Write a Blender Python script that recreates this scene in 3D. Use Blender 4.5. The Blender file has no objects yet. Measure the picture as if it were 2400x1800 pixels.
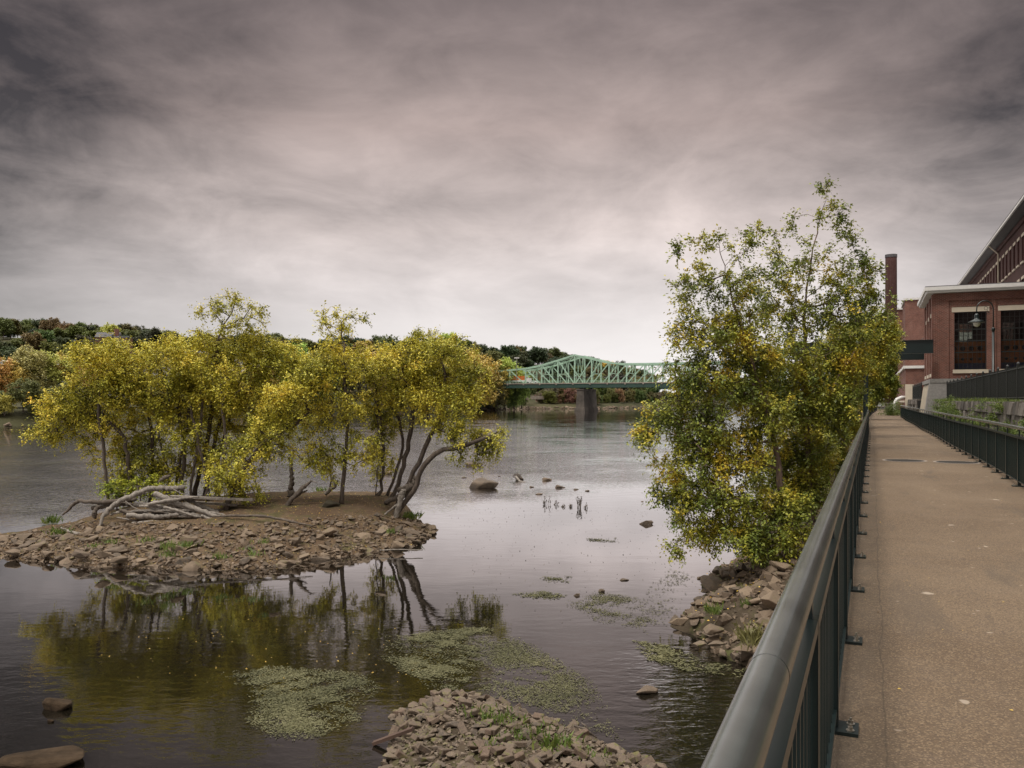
import bpy, bmesh, math, random
import numpy as np
from mathutils import Vector, Matrix
random.seed(7); RNG = np.random.default_rng(7)
S = bpy.context.scene; C = S.collection
F = 1942.0; H = 5.5; HY = 938.0          # focal length in photo pixels, eye height over the water, horizon row
# ------------------------------------------------------------------ camera
cam = bpy.data.objects.new('camera', bpy.data.cameras.new('camera')); C.objects.link(cam); S.camera = cam
cam.location = (0, 0, H); cam.rotation_euler = (math.radians(90), 0, 0)
cam.data.sensor_width = 36; cam.data.lens = 36 * F / 2400; cam.data.shift_y = (HY - 900) / 2400
cam.data.clip_start = 0.05; cam.data.clip_end = 20000
S.render.engine = 'CYCLES'; S.render.resolution_x = 1024; S.render.resolution_y = 768
S.view_settings.view_transform = 'Standard'; S.view_settings.look = 'None'
S.view_settings.exposure = 0.30; S.view_settings.gamma = 1.0
S.cycles.max_bounces = 6; S.cycles.transparent_max_bounces = 12
# ------------------------------------------------------------------ node helper
class N:
    def __init__(s, tree): s.t = tree; s.t.nodes.clear()
    def n(s, typ, **kw):
        nd = s.t.nodes.new(typ)
        ins = kw.pop('ins', {})
        for k, v in kw.items(): setattr(nd, k, v)
        for k, v in ins.items():
            if isinstance(v, bpy.types.NodeSocket): s.t.links.new(v, nd.inputs[k])
            else: nd.inputs[k].default_value = v
        return nd
    def l(s, a, b): s.t.links.new(a, b)
    def math(s, op, a, b=None, c=None, clamp=False):
        nd = s.n('ShaderNodeMath', operation=op, use_clamp=clamp)
        for i, v in enumerate((a, b, c)):
            if v is None: continue
            if isinstance(v, bpy.types.NodeSocket): s.l(v, nd.inputs[i])
            else: nd.inputs[i].default_value = v
        return nd.outputs[0]
    def ramp(s, fac, stops, interp='LINEAR'):
        nd = s.n('ShaderNodeValToRGB'); nd.color_ramp.interpolation = interp
        e = nd.color_ramp.elements
        while len(e) < len(stops): e.new(0.5)
        for el, (p, c) in zip(e, stops):
            el.position = p; el.color = tuple(c) + (1,) if hasattr(c, '__len__') else (c, c, c, 1)
        s.l(fac, nd.inputs[0]); return nd.outputs[0]
    def mix(s, fac, a, b, blend='MIX'):
        nd = s.n('ShaderNodeMix', data_type='RGBA', blend_type=blend)
        for i, v in ((0, fac), (6, a), (7, b)):
            if isinstance(v, bpy.types.NodeSocket): s.l(v, nd.inputs[i])
            elif i == 0: nd.inputs[i].default_value = v
            else: nd.inputs[i].default_value = tuple(v) + (1,) if len(v) == 3 else v
        return nd.outputs[2]
    def noise(s, vec, scale, detail=4, rough=0.55, dist=0.0):
        nd = s.n('ShaderNodeTexNoise', ins={'Scale': scale, 'Detail': detail, 'Roughness': rough, 'Distortion': dist})
        if vec is not None: s.l(vec, nd.inputs['Vector'])
        return nd.outputs[0]
    def maprange(s, v, a, b, c, d, smooth=False):
        nd = s.n('ShaderNodeMapRange', ins={0: v, 1: a, 2: b, 3: c, 4: d})
        if smooth: nd.interpolation_type = 'SMOOTHSTEP'
        return nd.outputs[0]
# ------------------------------------------------------------------ sky
SUN_EL, SUN_AZ = math.radians(60), math.radians(228)   # azimuth from +Y, clockwise: behind the camera, to its left
def world():
    w = bpy.data.worlds.new('World'); S.world = w; w.use_nodes = True
    k = N(w.node_tree)
    sky = k.n('ShaderNodeTexSky', sky_type='NISHITA', sun_disc=False, sun_elevation=SUN_EL, sun_rotation=SUN_AZ)
    bg1 = k.n('ShaderNodeBackground', ins={0: sky.outputs[0], 1: 0.1})
    d = k.n('ShaderNodeTexCoord').outputs['Generated']
    sx = k.n('ShaderNodeSeparateXYZ', ins={0: d})
    z = k.math('ABSOLUTE', sx.outputs[2])
    zz = k.math('ADD', z, 0.10)
    px = k.math('DIVIDE', sx.outputs[0], zz); py = k.math('DIVIDE', sx.outputs[1], zz)
    pl = k.n('ShaderNodeCombineXYZ', ins={0: px, 1: py, 2: 0.0}).outputs[0]
    dz = k.n('ShaderNodeMapping', ins={'Vector': d, 'Scale': (1.0, 1.0, 2.3), 'Rotation': (0, .12, 0)}).outputs[0]
    n1 = k.noise(dz, 2.3, 9, 0.60, 0.5)
    n2 = k.noise(dz, 7.5, 6, 0.6, 0.7)
    nl = k.noise(pl, 0.8, 8, 0.58, 0.5)
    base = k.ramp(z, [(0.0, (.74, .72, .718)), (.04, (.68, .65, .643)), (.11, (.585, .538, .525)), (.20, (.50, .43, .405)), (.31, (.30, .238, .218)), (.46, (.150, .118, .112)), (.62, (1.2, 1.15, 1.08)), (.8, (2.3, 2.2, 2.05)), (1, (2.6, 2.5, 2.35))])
    def lobe(vec, power):
        v = Vector(vec).normalized()
        dt = k.n('ShaderNodeVectorMath', operation='DOT_PRODUCT', ins={0: d, 1: v}).outputs['Value']
        return k.math('POWER', k.math('MAXIMUM', dt, 0.0), power)
    m = k.math('ADD', k.math('MULTIPLY', k.math('SUBTRACT', n1, 0.5), 1.7), k.math('MULTIPLY', k.math('SUBTRACT', n2, 0.5), 0.75))
    m = k.math('ADD', m, k.math('MULTIPLY', k.math('SUBTRACT', nl, 0.5), .8))
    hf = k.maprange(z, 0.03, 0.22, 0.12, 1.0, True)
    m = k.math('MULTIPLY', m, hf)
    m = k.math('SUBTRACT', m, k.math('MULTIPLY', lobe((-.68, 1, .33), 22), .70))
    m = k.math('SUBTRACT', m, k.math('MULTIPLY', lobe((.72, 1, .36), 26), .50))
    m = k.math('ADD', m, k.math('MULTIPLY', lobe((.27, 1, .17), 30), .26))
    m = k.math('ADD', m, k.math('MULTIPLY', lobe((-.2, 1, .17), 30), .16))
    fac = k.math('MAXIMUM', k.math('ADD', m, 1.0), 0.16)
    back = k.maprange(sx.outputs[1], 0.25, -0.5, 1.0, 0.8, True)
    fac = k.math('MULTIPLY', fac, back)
    col = k.n('ShaderNodeVectorMath', operation='SCALE', ins={0: base}); k.l(fac, col.inputs['Scale'])
    bg2 = k.n('ShaderNodeBackground', ins={0: col.outputs[0], 1: 1.0})
    mx = k.n('ShaderNodeMixShader', ins={0: 0.95, 1: bg1.outputs[0], 2: bg2.outputs[0]})
    out = k.n('ShaderNodeOutputWorld'); k.l(mx.outputs[0], out.inputs[0])
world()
sun = bpy.data.objects.new('sun', bpy.data.lights.new('sun', 'SUN')); C.objects.link(sun)
sun.data.energy = 1.5; sun.data.angle = math.radians(10); sun.data.color = (1, .95, .86)
sd = Vector((math.sin(SUN_AZ) * math.cos(SUN_EL), math.cos(SUN_AZ) * math.cos(SUN_EL), math.sin(SUN_EL)))
sun.rotation_euler = sd.to_track_quat('Z', 'Y').to_euler(); sun.location = sd * 60
# ------------------------------------------------------------------ geometry helpers
def P(px, py, Y): return np.array([(px - 1200) * Y / F, Y, H - (py - HY) * Y / F])
def G(px, py, z=0.0): Y = (H - z) * F / (py - HY); return np.array([(px - 1200) * Y / F, Y, z])
TA = math.atan(0.435); EV = np.array([math.sin(TA), math.cos(TA)]); NV = np.array([math.cos(TA), -math.sin(TA)])
def W(s, t, z=0.0): return np.array([-0.19 + s * EV[0] + t * NV[0], s * EV[1] + t * NV[1], z])
def interp(x, pts): return np.interp(x, [p[0] for p in pts], [p[1] for p in pts])
def tag(o, label=None, cat=None, group=None, kind=None):
    if label: o['label'] = label
    if cat: o['category'] = cat
    if group: o['group'] = group
    if kind: o['kind'] = kind
    return o
def empty(name, loc, rz=0.0):
    o = bpy.data.objects.new(name, None); C.objects.link(o); o.location = tuple(loc); o.rotation_euler = (0, 0, rz)
    o.empty_display_size = 0.2; return o
def thing(name, label, cat, loc, group=None, rz=0.0): return tag(empty(name, loc, rz), label, cat, group)
def mk(name, V, Fc, mat, parent=None, smooth=False, org=None, mats=None, fmat=None):
    V = np.asarray(V, dtype=np.float32).reshape(-1, 3)
    if org is not None: V = V - np.asarray(org, dtype=np.float32)
    me = bpy.data.meshes.new(name)
    if isinstance(Fc, np.ndarray):
        nf, k = Fc.shape
        me.vertices.add(len(V)); me.vertices.foreach_set('co', V.ravel())
        me.loops.add(nf * k); me.loops.foreach_set('vertex_index', Fc.astype(np.int32).ravel())
        me.polygons.add(nf); me.polygons.foreach_set('loop_start', np.arange(0, nf * k, k, dtype=np.int32))
        me.polygons.foreach_set('loop_total', np.full(nf, k, dtype=np.int32)); me.update(calc_edges=True)
    else:
        me.from_pydata([tuple(map(float, v)) for v in V], [], Fc); me.update()
    for mm in (mats or [mat]): me.materials.append(mm)
    if fmat is not None: me.polygons.foreach_set('material_index', np.asarray(fmat, dtype=np.int32))
    if smooth: me.polygons.foreach_set('use_smooth', np.ones(len(me.polygons), dtype=bool))
    o = bpy.data.objects.new(name, me); C.objects.link(o)
    if parent is not None: o.parent = parent
    if org is not None and parent is None: o.location = tuple(float(a) for a in org)
    return o
def dup(o, parent=None, deep=True):
    c = o.copy(); C.objects.link(c)
    if parent is not None: c.parent = parent
    if deep:
        for ch in o.children: dup(ch, c)
    return c
class MB:
    def __init__(s): s.v = []; s.f = []; s.m = []; s.cur = 0
    def add(s, V, Fc):
        b = len(s.v); s.v.extend([tuple(map(float, p)) for p in V])
        s.f.extend([tuple(int(i) + b for i in f) for f in Fc]); s.m.extend([s.cur] * len(Fc)); return s
    def box(s, x0, x1, y0, y1, z0, z1):
        return s.add([(x0, y0, z0), (x1, y0, z0), (x1, y1, z0), (x0, y1, z0), (x0, y0, z1), (x1, y0, z1), (x1, y1, z1), (x0, y1, z1)],
                     [(0, 3, 2, 1), (4, 5, 6, 7), (0, 1, 5, 4), (1, 2, 6, 5), (2, 3, 7, 6), (3, 0, 4, 7)])
    def bar(s, a, b, w, h=None, up=(0, 0, 1)):
        a = np.array(a, float); b = np.array(b, float); h = h or w
        d = b - a; L = np.linalg.norm(d); d /= L
        u = np.array(up, float)
        if abs(d @ u) > 0.95: u = np.array([1.0, 0, 0])
        r = np.cross(d, u); r /= np.linalg.norm(r); q = np.cross(r, d)
        V = []
        for p in (a, b):
            for i, j in ((-1, -1), (1, -1), (1, 1), (-1, 1)): V.append(p + r * i * w / 2 + q * j * h / 2)
        return s.add(V, [(0, 1, 2, 3), (7, 6, 5, 4), (0, 4, 5, 1), (1, 5, 6, 2), (2, 6, 7, 3), (3, 7, 4, 0)])
    def tube(s, pts, rad, sides=8, wob=0.0):
        V, Fc = tube(pts, rad, sides, wob); return s.add(V, Fc)
    def build(s, name, mat, parent=None, smooth=False, org=None, mats=None):
        return mk(name, s.v, s.f, mat, parent, smooth, org, mats, s.m if mats else None)
def tube(pts, rad, sides=8, wob=0.0):
    pts = np.array(pts, float); n = len(pts)
    rad = np.interp(np.linspace(0, 1, n), np.linspace(0, 1, len(rad)), rad) if hasattr(rad, '__len__') else np.full(n, rad)
    T = np.gradient(pts, axis=0); T /= np.maximum(np.linalg.norm(T, axis=1, keepdims=True), 1e-9)
    ref = np.array([0, 0, 1.0]) if abs(T[0][2]) < 0.9 else np.array([1.0, 0, 0])
    r = np.cross(T[0], ref); r /= np.linalg.norm(r)
    V = []; a = np.arange(sides) * 2 * np.pi / sides
    for i in range(n):
        r = r - T[i] * (r @ T[i]); r /= np.linalg.norm(r); q = np.cross(T[i], r)
        rr = rad[i] * (1 + wob * RNG.uniform(-1, 1, sides))
        V.append(pts[i] + np.outer(rr * np.cos(a), r) + np.outer(rr * np.sin(a), q))
    V = np.concatenate(V); Fc = []
    for i in range(n - 1):
        for j in range(sides):
            k = (j + 1) % sides
            Fc.append((i * sides + j, i * sides + k, (i + 1) * sides + k, (i + 1) * sides + j))
    Fc.append(tuple(range(sides - 1, -1, -1))); Fc.append(tuple((n - 1) * sides + j for j in range(sides)))
    return V, Fc
def spline(pts, n):
    pts = np.array(pts, float)
    if len(pts) < 3: return np.array([pts[0] + (pts[-1] - pts[0]) * t for t in np.linspace(0, 1, n)])
    p = np.vstack([2 * pts[0] - pts[1], pts, 2 * pts[-1] - pts[-2]]); out = []
    for t in np.linspace(0, len(pts) - 1 - 1e-6, n):
        i = int(t); u = t - i; a, b, c, d = p[i], p[i + 1], p[i + 2], p[i + 3]
        out.append(0.5 * ((2 * b) + (-a + c) * u + (2 * a - 5 * b + 4 * c - d) * u * u + (-a + 3 * b - 3 * c + d) * u ** 3))
    return np.array(out)
# ------------------------------------------------------------------ materials
def newmat(name):
    m = bpy.data.materials.new(name); m.use_nodes = True; return m, N(m.node_tree)
def finish(k, bsdf): o = k.n('ShaderNodeOutputMaterial'); k.l(bsdf, o.inputs[0])
def princ(k, col, rough=0.8, bump=None, bstr=0.3, bdist=0.02, metal=0.0, spec=0.5):
    b = k.n('ShaderNodeBsdfPrincipled')
    for i, v in (('Base Color', col), ('Roughness', rough), ('Metallic', metal), ('Specular IOR Level', spec)):
        if isinstance(v, bpy.types.NodeSocket): k.l(v, b.inputs[i])
        else: b.inputs[i].default_value = tuple(v) + (1,) if i == 'Base Color' else v
    if bump is not None:
        bn = k.n('ShaderNodeBump', ins={'Strength': bstr, 'Distance': bdist, 'Height': bump}); k.l(bn.outputs[0], b.inputs['Normal'])
    finish(k, b.outputs[0]); return b
def simple(name, col, rough=0.6, var=0.15, scale=4.0, metal=0.0, bump=0.2, bdist=0.01, spec=0.5):
    m, k = newmat(name); v = k.n('ShaderNodeTexCoord').outputs['Object']
    n = k.noise(v, scale, 5, 0.6)
    c = k.ramp(n, [(0.25, [x * (1 - var) for x in col]), (0.75, [min(1, x * (1 + var)) for x in col])])
    princ(k, c, rough, n, bump, bdist, metal, spec); return m
def leafmat(name, stops, trans=0.35, objcol=False, nscale=0.35, wn=0.45, rough=0.5):
    m, k = newmat(name)
    r = k.n('ShaderNodeNewGeometry').outputs['Random Per Island']
    v = k.n('ShaderNodeTexCoord').outputs['Object']
    n = k.noise(v, nscale, 2, 0.5)
    nn = k.maprange(n, 0.3, 0.7, 0, 1)
    f = k.math('ADD', k.math('MULTIPLY', r, 1 - wn), k.math('MULTIPLY', nn, wn))
    c = k.ramp(f, stops)
    if objcol: c = k.mix(1.0, c, k.n('ShaderNodeObjectInfo').outputs['Color'], 'MULTIPLY')
    df = k.n('ShaderNodeBsdfPrincipled', ins={'Base Color': c, 'Roughness': rough, 'Specular IOR Level': 0.3})
    tr = k.n('ShaderNodeBsdfTranslucent', ins={'Color': c})
    mx = k.n('ShaderNodeMixShader', ins={0: trans, 1: df.outputs[0], 2: tr.outputs[0]})
    finish(k, mx.outputs[0]); return m
def barkmat(name, c1, c2, scale=6):
    m, k = newmat(name); v = k.n('ShaderNodeTexCoord').outputs['Object']
    mp = k.n('ShaderNodeMapping', ins={'Vector': v, 'Scale': (1, 1, 0.22)}).outputs[0]
    n = k.noise(mp, scale * 2.2, 6, 0.65, 0.6); n2 = k.noise(v, 1.2, 3)
    c = k.ramp(n, [(0.3, c1), (0.72, c2)]); c = k.mix(k.maprange(n2, .35, .7, 0, .5), c, [x * .55 for x in c1])
    princ(k, c, 0.9, n, 0.7, 0.02, spec=0.2); return m
def stonemat(name, cols, island=False, moss=0.0):
    m, k = newmat(name); v = k.n('ShaderNodeTexCoord').outputs['Object']
    rnd = k.n('ShaderNodeNewGeometry').outputs['Random Per Island'] if island else k.n('ShaderNodeObjectInfo').outputs['Random']
    c = k.ramp(rnd, [(i / max(1, len(cols) - 1), col) for i, col in enumerate(cols)])
    off = k.n('ShaderNodeVectorMath', operation='ADD', ins={0: v}); 
    cmb = k.n('ShaderNodeCombineXYZ', ins={0: k.math('MULTIPLY', rnd, 37.0)}).outputs[0]; k.l(cmb, off.inputs[1])
    n = k.noise(off.outputs[0], 5.0, 7, 0.65, 0.3); n2 = k.noise(off.outputs[0], 22, 4, 0.6)
    c = k.mix(k.maprange(n, .35, .72, 0, .75), c, [.190, .137, .094], 'MIX')
    c = k.mix(k.maprange(n2, .5, .75, 0, .5), c, [.07, .055, .045])
    if moss:
        n3 = k.noise(off.outputs[0], 1.7, 4, .6); c = k.mix(k.maprange(n3, .56, .66, 0, moss), c, [.12, .12, .03])
    h = k.math('ADD', k.math('MULTIPLY', n, .7), k.math('MULTIPLY', n2, .3))
    princ(k, c, 0.85, h, 0.6, 0.03, spec=0.35); return m
def groundmat(name, c1, c2, c3, s=1.0, spk=None):
    m, k = newmat(name); v = k.n('ShaderNodeNewGeometry').outputs['Position']
    n = k.noise(v, .5 * s, 6, .6, .4); n2 = k.noise(v, 6 * s, 6, .7); n3 = k.noise(v, 1.3 * s, 4, .6)
    c = k.mix(k.maprange(n, .38, .62, 0, 1), c1, c2); c = k.mix(k.maprange(n3, .52, .66, 0, .8), c, c3)
    c = k.mix(k.maprange(n2, .35, .7, .45, 0), c, [x * .35 for x in c1])
    if spk:
        vo = k.n('ShaderNodeTexVoronoi', ins={'Vector': v, 'Scale': 9.0 * s}).outputs['Distance']
        c = k.mix(k.maprange(vo, .10, .16, .85, 0), c, spk)
    princ(k, c, 0.95, n2, 0.8, 0.05, spec=0.15); return m
def brickmat(name, c1, c2, mortar, sc=1.0):
    c1 = tuple(x*.72 for x in c1); c2 = tuple(x*.74 for x in c2)
    m, k = newmat(name); v = k.n('ShaderNodeTexCoord').outputs['Object']
    s = k.n('ShaderNodeSeparateXYZ', ins={0: v})
    u = k.math('ADD', s.outputs[0], s.outputs[1])
    cv = k.n('ShaderNodeCombineXYZ', ins={0: u, 1: s.outputs[2], 2: 0.0}).outputs[0]
    b = k.n('ShaderNodeTexBrick', ins={'Vector': cv, 'Color1': c1 + (1,), 'Color2': c2 + (1,), 'Mortar': mortar + (1,), 'Scale': 1.0 / sc,
             'Mortar Size': 0.017, 'Mortar Smooth': .3, 'Bias': -0.1, 'Brick Width': .30, 'Row Height': .105})
    n = k.noise(v, .35, 6, .65, .5); n2 = k.noise(v, 4, 5)
    c = k.mix(k.maprange(n, .35, .68, 0, .55), b.outputs[0], [x * .45 for x in c1])
    c = k.mix(k.maprange(n2, .5, .8, 0, .35), c, [x * 1.5 for x in c2])
    princ(k, c, .9, b.outputs['Fac'], -.4, .01, spec=.2); return m
def glassmat():
    m, k = newmat('window_glass')
    fr = k.n('ShaderNodeFresnel', ins={'IOR': 1.5}).outputs[0]
    tr = k.n('ShaderNodeBsdfTransparent', ins={0: (.75, .78, .76, 1)}); gl = k.n('ShaderNodeBsdfGlossy', ins={'Color': (.9, .9, .9, 1), 'Roughness': .03})
    mx = k.n('ShaderNodeMixShader', ins={0: k.math('ADD', k.math('MULTIPLY', fr, .8), .04), 1: tr.outputs[0], 2: gl.outputs[0]}); finish(k, mx.outputs[0]); return m
M = {}
M['glass'] = glassmat()
M['isl_leaf'] = leafmat('birch_leaf', [(0, (.12, .135, .020)), (.33, (.34, .33, .038)), (.62, (.60, .52, .062)), (.86, (.84, .66, .095)), (1, (.80, .46, .06))], .14, nscale=.55, wn=.6)
M['isl_leaf_green'] = leafmat('green_birch_leaf', [(0, (.12, .18, .022)), (.35, (.30, .36, .04)), (.7, (.52, .50, .055)), (1, (.68, .52, .06))], .14, nscale=.55, wn=.6)
M['hill_leaf'] = None
M['r_leaf'] = leafmat('bank_leaf', [(0, (.085, .12, .032)), (.3, (.17, .21, .040)), (.55, (.31, .32, .045)), (.75, (.54, .46, .055)), (1, (.74, .48, .06))], .14, nscale=1.0, wn=.75, rough=.42)
M['far_leaf'] = leafmat('far_leaf', [(0, (.45, .45, .45)), (.5, (.9, .9, .9)), (1, (1.5, 1.5, 1.5))], .2, True, .25, .4)
M['weed'] = leafmat('weed_leaf', [(0, (.055, .055, .026)), (.5, (.125, .12, .055)), (1, (.20, .185, .095))], .1, nscale=.8)
M['grass'] = leafmat('green_blade', [(0, (.055, .09, .02)), (.5, (.12, .17, .035)), (1, (.27, .27, .07))], .3)
M['fleaf'] = leafmat('fallen_leaf', [(0, (.40, .20, .04)), (.5, (.60, .40, .07)), (1, (.35, .26, .10))], .0)
M['bark'] = barkmat('grey_bark', (.055, .042, .034), (.17, .135, .11))
M['birch_bark'] = barkmat('birch_bark', (.11, .075, .06), (.34, .25, .21), 4)
M['drift'] = barkmat('driftwood', (.125, .108, .092), (.42, .37, .325), 5)
M['dark_drift'] = barkmat('dark_driftwood', (.07, .055, .045), (.20, .165, .135), 5)
SC = [(.120, .087, .060), (.180, .131, .090), (.045, .038, .032), (.240, .178, .122), (.078, .060, .046), (.148, .107, .073)]
M['rock'] = stonemat('shore_rock', SC, moss=.4)
M['gravel'] = stonemat('shore_gravel', SC, True)
M['riverrock'] = stonemat('river_rock', [(.10, .076, .056), (.07, .056, .045), (.13, .095, .068)])
M['wetrock'] = stonemat('wet_rock', [(.06, .05, .045), (.09, .075, .065)])
M['brick_loose'] = stonemat('loose_brick', [(.095, .060, .044), (.075, .055, .042), (.12, .092, .068)], moss=.6)
M['soil'] = groundmat('island_soil', [.105, .068, .043], [.15, .105, .065], [.09, .085, .035], 1.0, [.50, .34, .10])
M['bank'] = groundmat('bank_soil', [.06, .045, .03], [.10, .075, .05], [.09, .10, .03], .8)
M['hill'] = groundmat('hill_ground', [.045, .05, .025], [.07, .062, .03], [.09, .07, .04], .03)
M['bed'] = groundmat('bed', [.05, .045, .03], [.06, .05, .035], [.05, .05, .03], .1)
M['turf'] = groundmat('rough_turf', [.07, .10, .03], [.11, .12, .05], [.14, .115, .08], .7)
M['green_paint'] = simple('dark_green_paint', (.009, .0165, .0165), .3, .12, 3, bump=.05)
M['rail_paint'] = simple('worn_rail_paint', (.150, .160, .152), .23, .4, 4, metal=.7, bump=.03)
M['black_paint'] = simple('black_fence_paint', (.012, .013, .012), .45, .1)
M['steel'] = simple('bolt_steel', (.42, .39, .34), .35, .2, 40, metal=.9)
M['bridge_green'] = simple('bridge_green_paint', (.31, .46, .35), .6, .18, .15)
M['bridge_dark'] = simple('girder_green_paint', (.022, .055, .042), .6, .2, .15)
M['concrete'] = simple('old_concrete', (.27, .225, .19), .9, .3, .6)
M['pier'] = simple('pier_masonry', (.075, .063, .053), .95, .6, .25, bump=.5, bdist=.3)
M['white'] = simple('white_trim', (.62, .60, .58), .6, .08)
M['cream'] = simple('limestone_trim', (.50, .43, .34), .85, .15, 1.5)
M['granite'] = simple('granite', (.21, .197, .185), .85, .25, 5)
M['slate'] = simple('roof_slate', (.07, .065, .07), .7, .2, 1)
M['brick'] = brickmat('red_brick', (.17, .058, .042), (.27, .10, .07), (.26, .19, .16))
M['brick_dark'] = brickmat('dark_red_brick', (.075, .026, .023), (.105, .040, .034), (.10, .07, .065))
M['orange'] = simple('orange_paint', (.62, .17, .03), .5)
M['blue'] = simple('blue_paint', (.05, .08, .22), .5)
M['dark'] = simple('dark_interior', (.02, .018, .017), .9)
M['rubber'] = simple('rubber', (.02, .02, .02), .8)
M['carwhite'] = simple('white_car_paint', (.75, .75, .76), .3, .03)
M['pane_dark'] = simple('dark_pane', (.03, .035, .04), .12)
M['bulb'] = simple('lamp_globe', (.60, .57, .50), .2)
M['iron'] = simple('manhole_iron', (.055, .048, .042), .7, .4, 30, bump=.8)
M['slab'] = simple('wet_brown_slab', (.040, .027, .017), .95, .6, 5, bump=.9, bdist=.06, spec=.1)
M['spitrock'] = stonemat('spit_rock', [(.095, .072, .053), (.14, .108, .08), (.045, .038, .032), (.17, .13, .098)], moss=.8)
M['spit'] = stonemat('spit_gravel', [(.12, .092, .068), (.17, .13, .098), (.05, .042, .035), (.21, .165, .125), (.09, .075, .055), (.14, .105, .078)], True, moss=.55)
M['drygrass'] = leafmat('dry_grass', [(0, (.12, .11, .04)), (1, (.26, .24, .09))], .2)
def concretepath():
    m, k = newmat('path_concrete'); v = k.n('ShaderNodeNewGeometry').outputs['Position']
    rt = k.n('ShaderNodeMapping', vector_type='POINT', ins={'Vector': v, 'Rotation': (0, 0, TA)}).outputs[0]
    n = k.noise(v, .45, 6, .6, .6); n2 = k.noise(v, 120, 3, .7); n3 = k.noise(v, 3.5, 6, .65, .5)
    c = k.mix(k.maprange(n, .35, .65, 0, 1), [.112, .075, .046], [.160, .113, .073])
    c = k.mix(k.maprange(n3, .5, .75, 0, .45), c, [.135, .10, .075])
    vo = k.n('ShaderNodeTexVoronoi', ins={'Vector': v, 'Scale': 130.0})
    cc = k.n('ShaderNodeSeparateColor', ins={0: vo.outputs['Color']}).outputs[0]
    c = k.mix(k.maprange(cc, .7, 1.0, 0, .4), c, [.42, .31, .20]); c = k.mix(k.maprange(cc, .0, .4, .6, 0), c, [.055, .042, .035])
    # hairline cracks, pale patches where the top is scuffed
    w1 = k.noise(v, .8, 5, .6, 1.5); cr = k.math('ABSOLUTE', k.math('SUBTRACT', w1, .5))
    c = k.mix(k.maprange(cr, .0, .0022, .55, 0), c, [.07, .055, .04])
    st = k.noise(k.n('ShaderNodeMapping', ins={'Vector': rt, 'Scale': (1.6, .28, 1)}).outputs[0], 1.0, 5, .6, .8); c = k.mix(k.maprange(st, .56, .68, 0, .5), c, [.085, .066, .05])
    n5 = k.noise(v, 5.5, 3, .5); c = k.mix(k.maprange(n5, .70, .74, 0, .6), c, [.48, .40, .32])
    rx = k.n('ShaderNodeSeparateXYZ', ins={0: rt}).outputs[0]; ry = k.n('ShaderNodeSeparateXYZ', ins={0: rt}).outputs[1]
    wob = k.math('MULTIPLY', k.math('SUBTRACT', k.noise(v, 1.3, 4, .6), .5), .09)
    cl = k.math('ABSOLUTE', k.math('ADD', k.math('SUBTRACT', rx, .05), wob)); c = k.mix(k.maprange(cl, .0, .007, .6, 0), c, [.05, .038, .028])
    jn = k.math('ABSOLUTE', k.math('SUBTRACT', k.math('FRACT', k.math('DIVIDE', ry, 6.1)), .5)); c = k.mix(k.maprange(jn, .0, .0014, .65, 0), c, [.05, .04, .03])
    eg = k.math('MULTIPLY', k.maprange(rx, .25, -.15, 0, .55, True), k.maprange(k.noise(v, 2.2, 4, .6), .35, .65, .3, 1)); c = k.mix(eg, c, [.06, .048, .035])
    h = k.math('ADD', n2, k.math('MULTIPLY', cc, .6))
    princ(k, c, .85, h, .55, .006, spec=.3); return m
M['path'] = concretepath()
def watermat():
    m, k = newmat('river_water'); v = k.n('ShaderNodeNewGeometry').outputs['Position']
    sp = k.n('ShaderNodeSeparateXYZ', ins={0: v}); yy = sp.outputs[1]; xx = sp.outputs[0]
    wv = k.n('ShaderNodeMapping', ins={'Vector': v, 'Scale': (.55, 1.0, 1.0)}).outputs[0]
    a = k.noise(wv, 4.2, 3, .55, .3); b = k.noise(wv, .9, 2, .5, .2); c = k.noise(v, 9, 2, .5, .5)
    patch = k.maprange(k.noise(v, .10, 3, .5, .3), .38, .62, .4, 1.0, True)
    far = k.maprange(k.math('ADD', yy, k.math('MULTIPLY', xx, -.35)), 36, 62, 0.0, 1.0, True)
    near = k.maprange(yy, 24, 15, 0.0, 1.0, True)
    amp = k.math('ADD', k.math('MULTIPLY', k.math('MULTIPLY', k.math('MULTIPLY', far, patch), k.maprange(xx, -4, 6, 1.0, .35, True)), .95), .035)
    amp = k.math('ADD', amp, k.math('MULTIPLY', near, .09))
    turb = k.maprange(k.math('ABSOLUTE', k.math('SUBTRACT', xx, 5.0)), 1.0, 3.5, .35, 0.0, True)
    amp = k.math('ADD', amp, k.math('MULTIPLY', k.math('MULTIPLY', turb, k.maprange(yy, 19, 16.5, 0, 1, True)), 1.0))
    damp = k.maprange(yy, 70, 260, 1.0, .22)
    h = k.math('ADD', k.math('MULTIPLY', a, k.maprange(amp, .03, .3, .22, .85)), k.math('MULTIPLY', b, .9)); h = k.math('ADD', h, k.math('MULTIPLY', c, .03))
    h = k.math('MULTIPLY', h, k.math('MULTIPLY', amp, damp))
    bn = k.n('ShaderNodeBump', ins={'Strength': 1.0, 'Distance': .11, 'Height': h}).outputs[0]
    fr = k.n('ShaderNodeFresnel', ins={'IOR': 1.33, 'Normal': bn}).outputs[0]
    fac = k.ramp(fr, [(0, .04), (.06, .18), (.11, .23), (.20, .36), (.33, .70), (.55, .90), (1, 1.0)])
    df = k.n('ShaderNodeBsdfDiffuse', ins={'Color': (.007, .006, .004, 1), 'Normal': bn})
    gl = k.n('ShaderNodeBsdfGlossy', ins={'Color': (.96, .95, .96, 1), 'Roughness': .015, 'Normal': bn})
    mx = k.n('ShaderNodeMixShader', ins={0: fac, 1: df.outputs[0], 2: gl.outputs[0]}); finish(k, mx.outputs[0]); return m
M['water'] = watermat()
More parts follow.
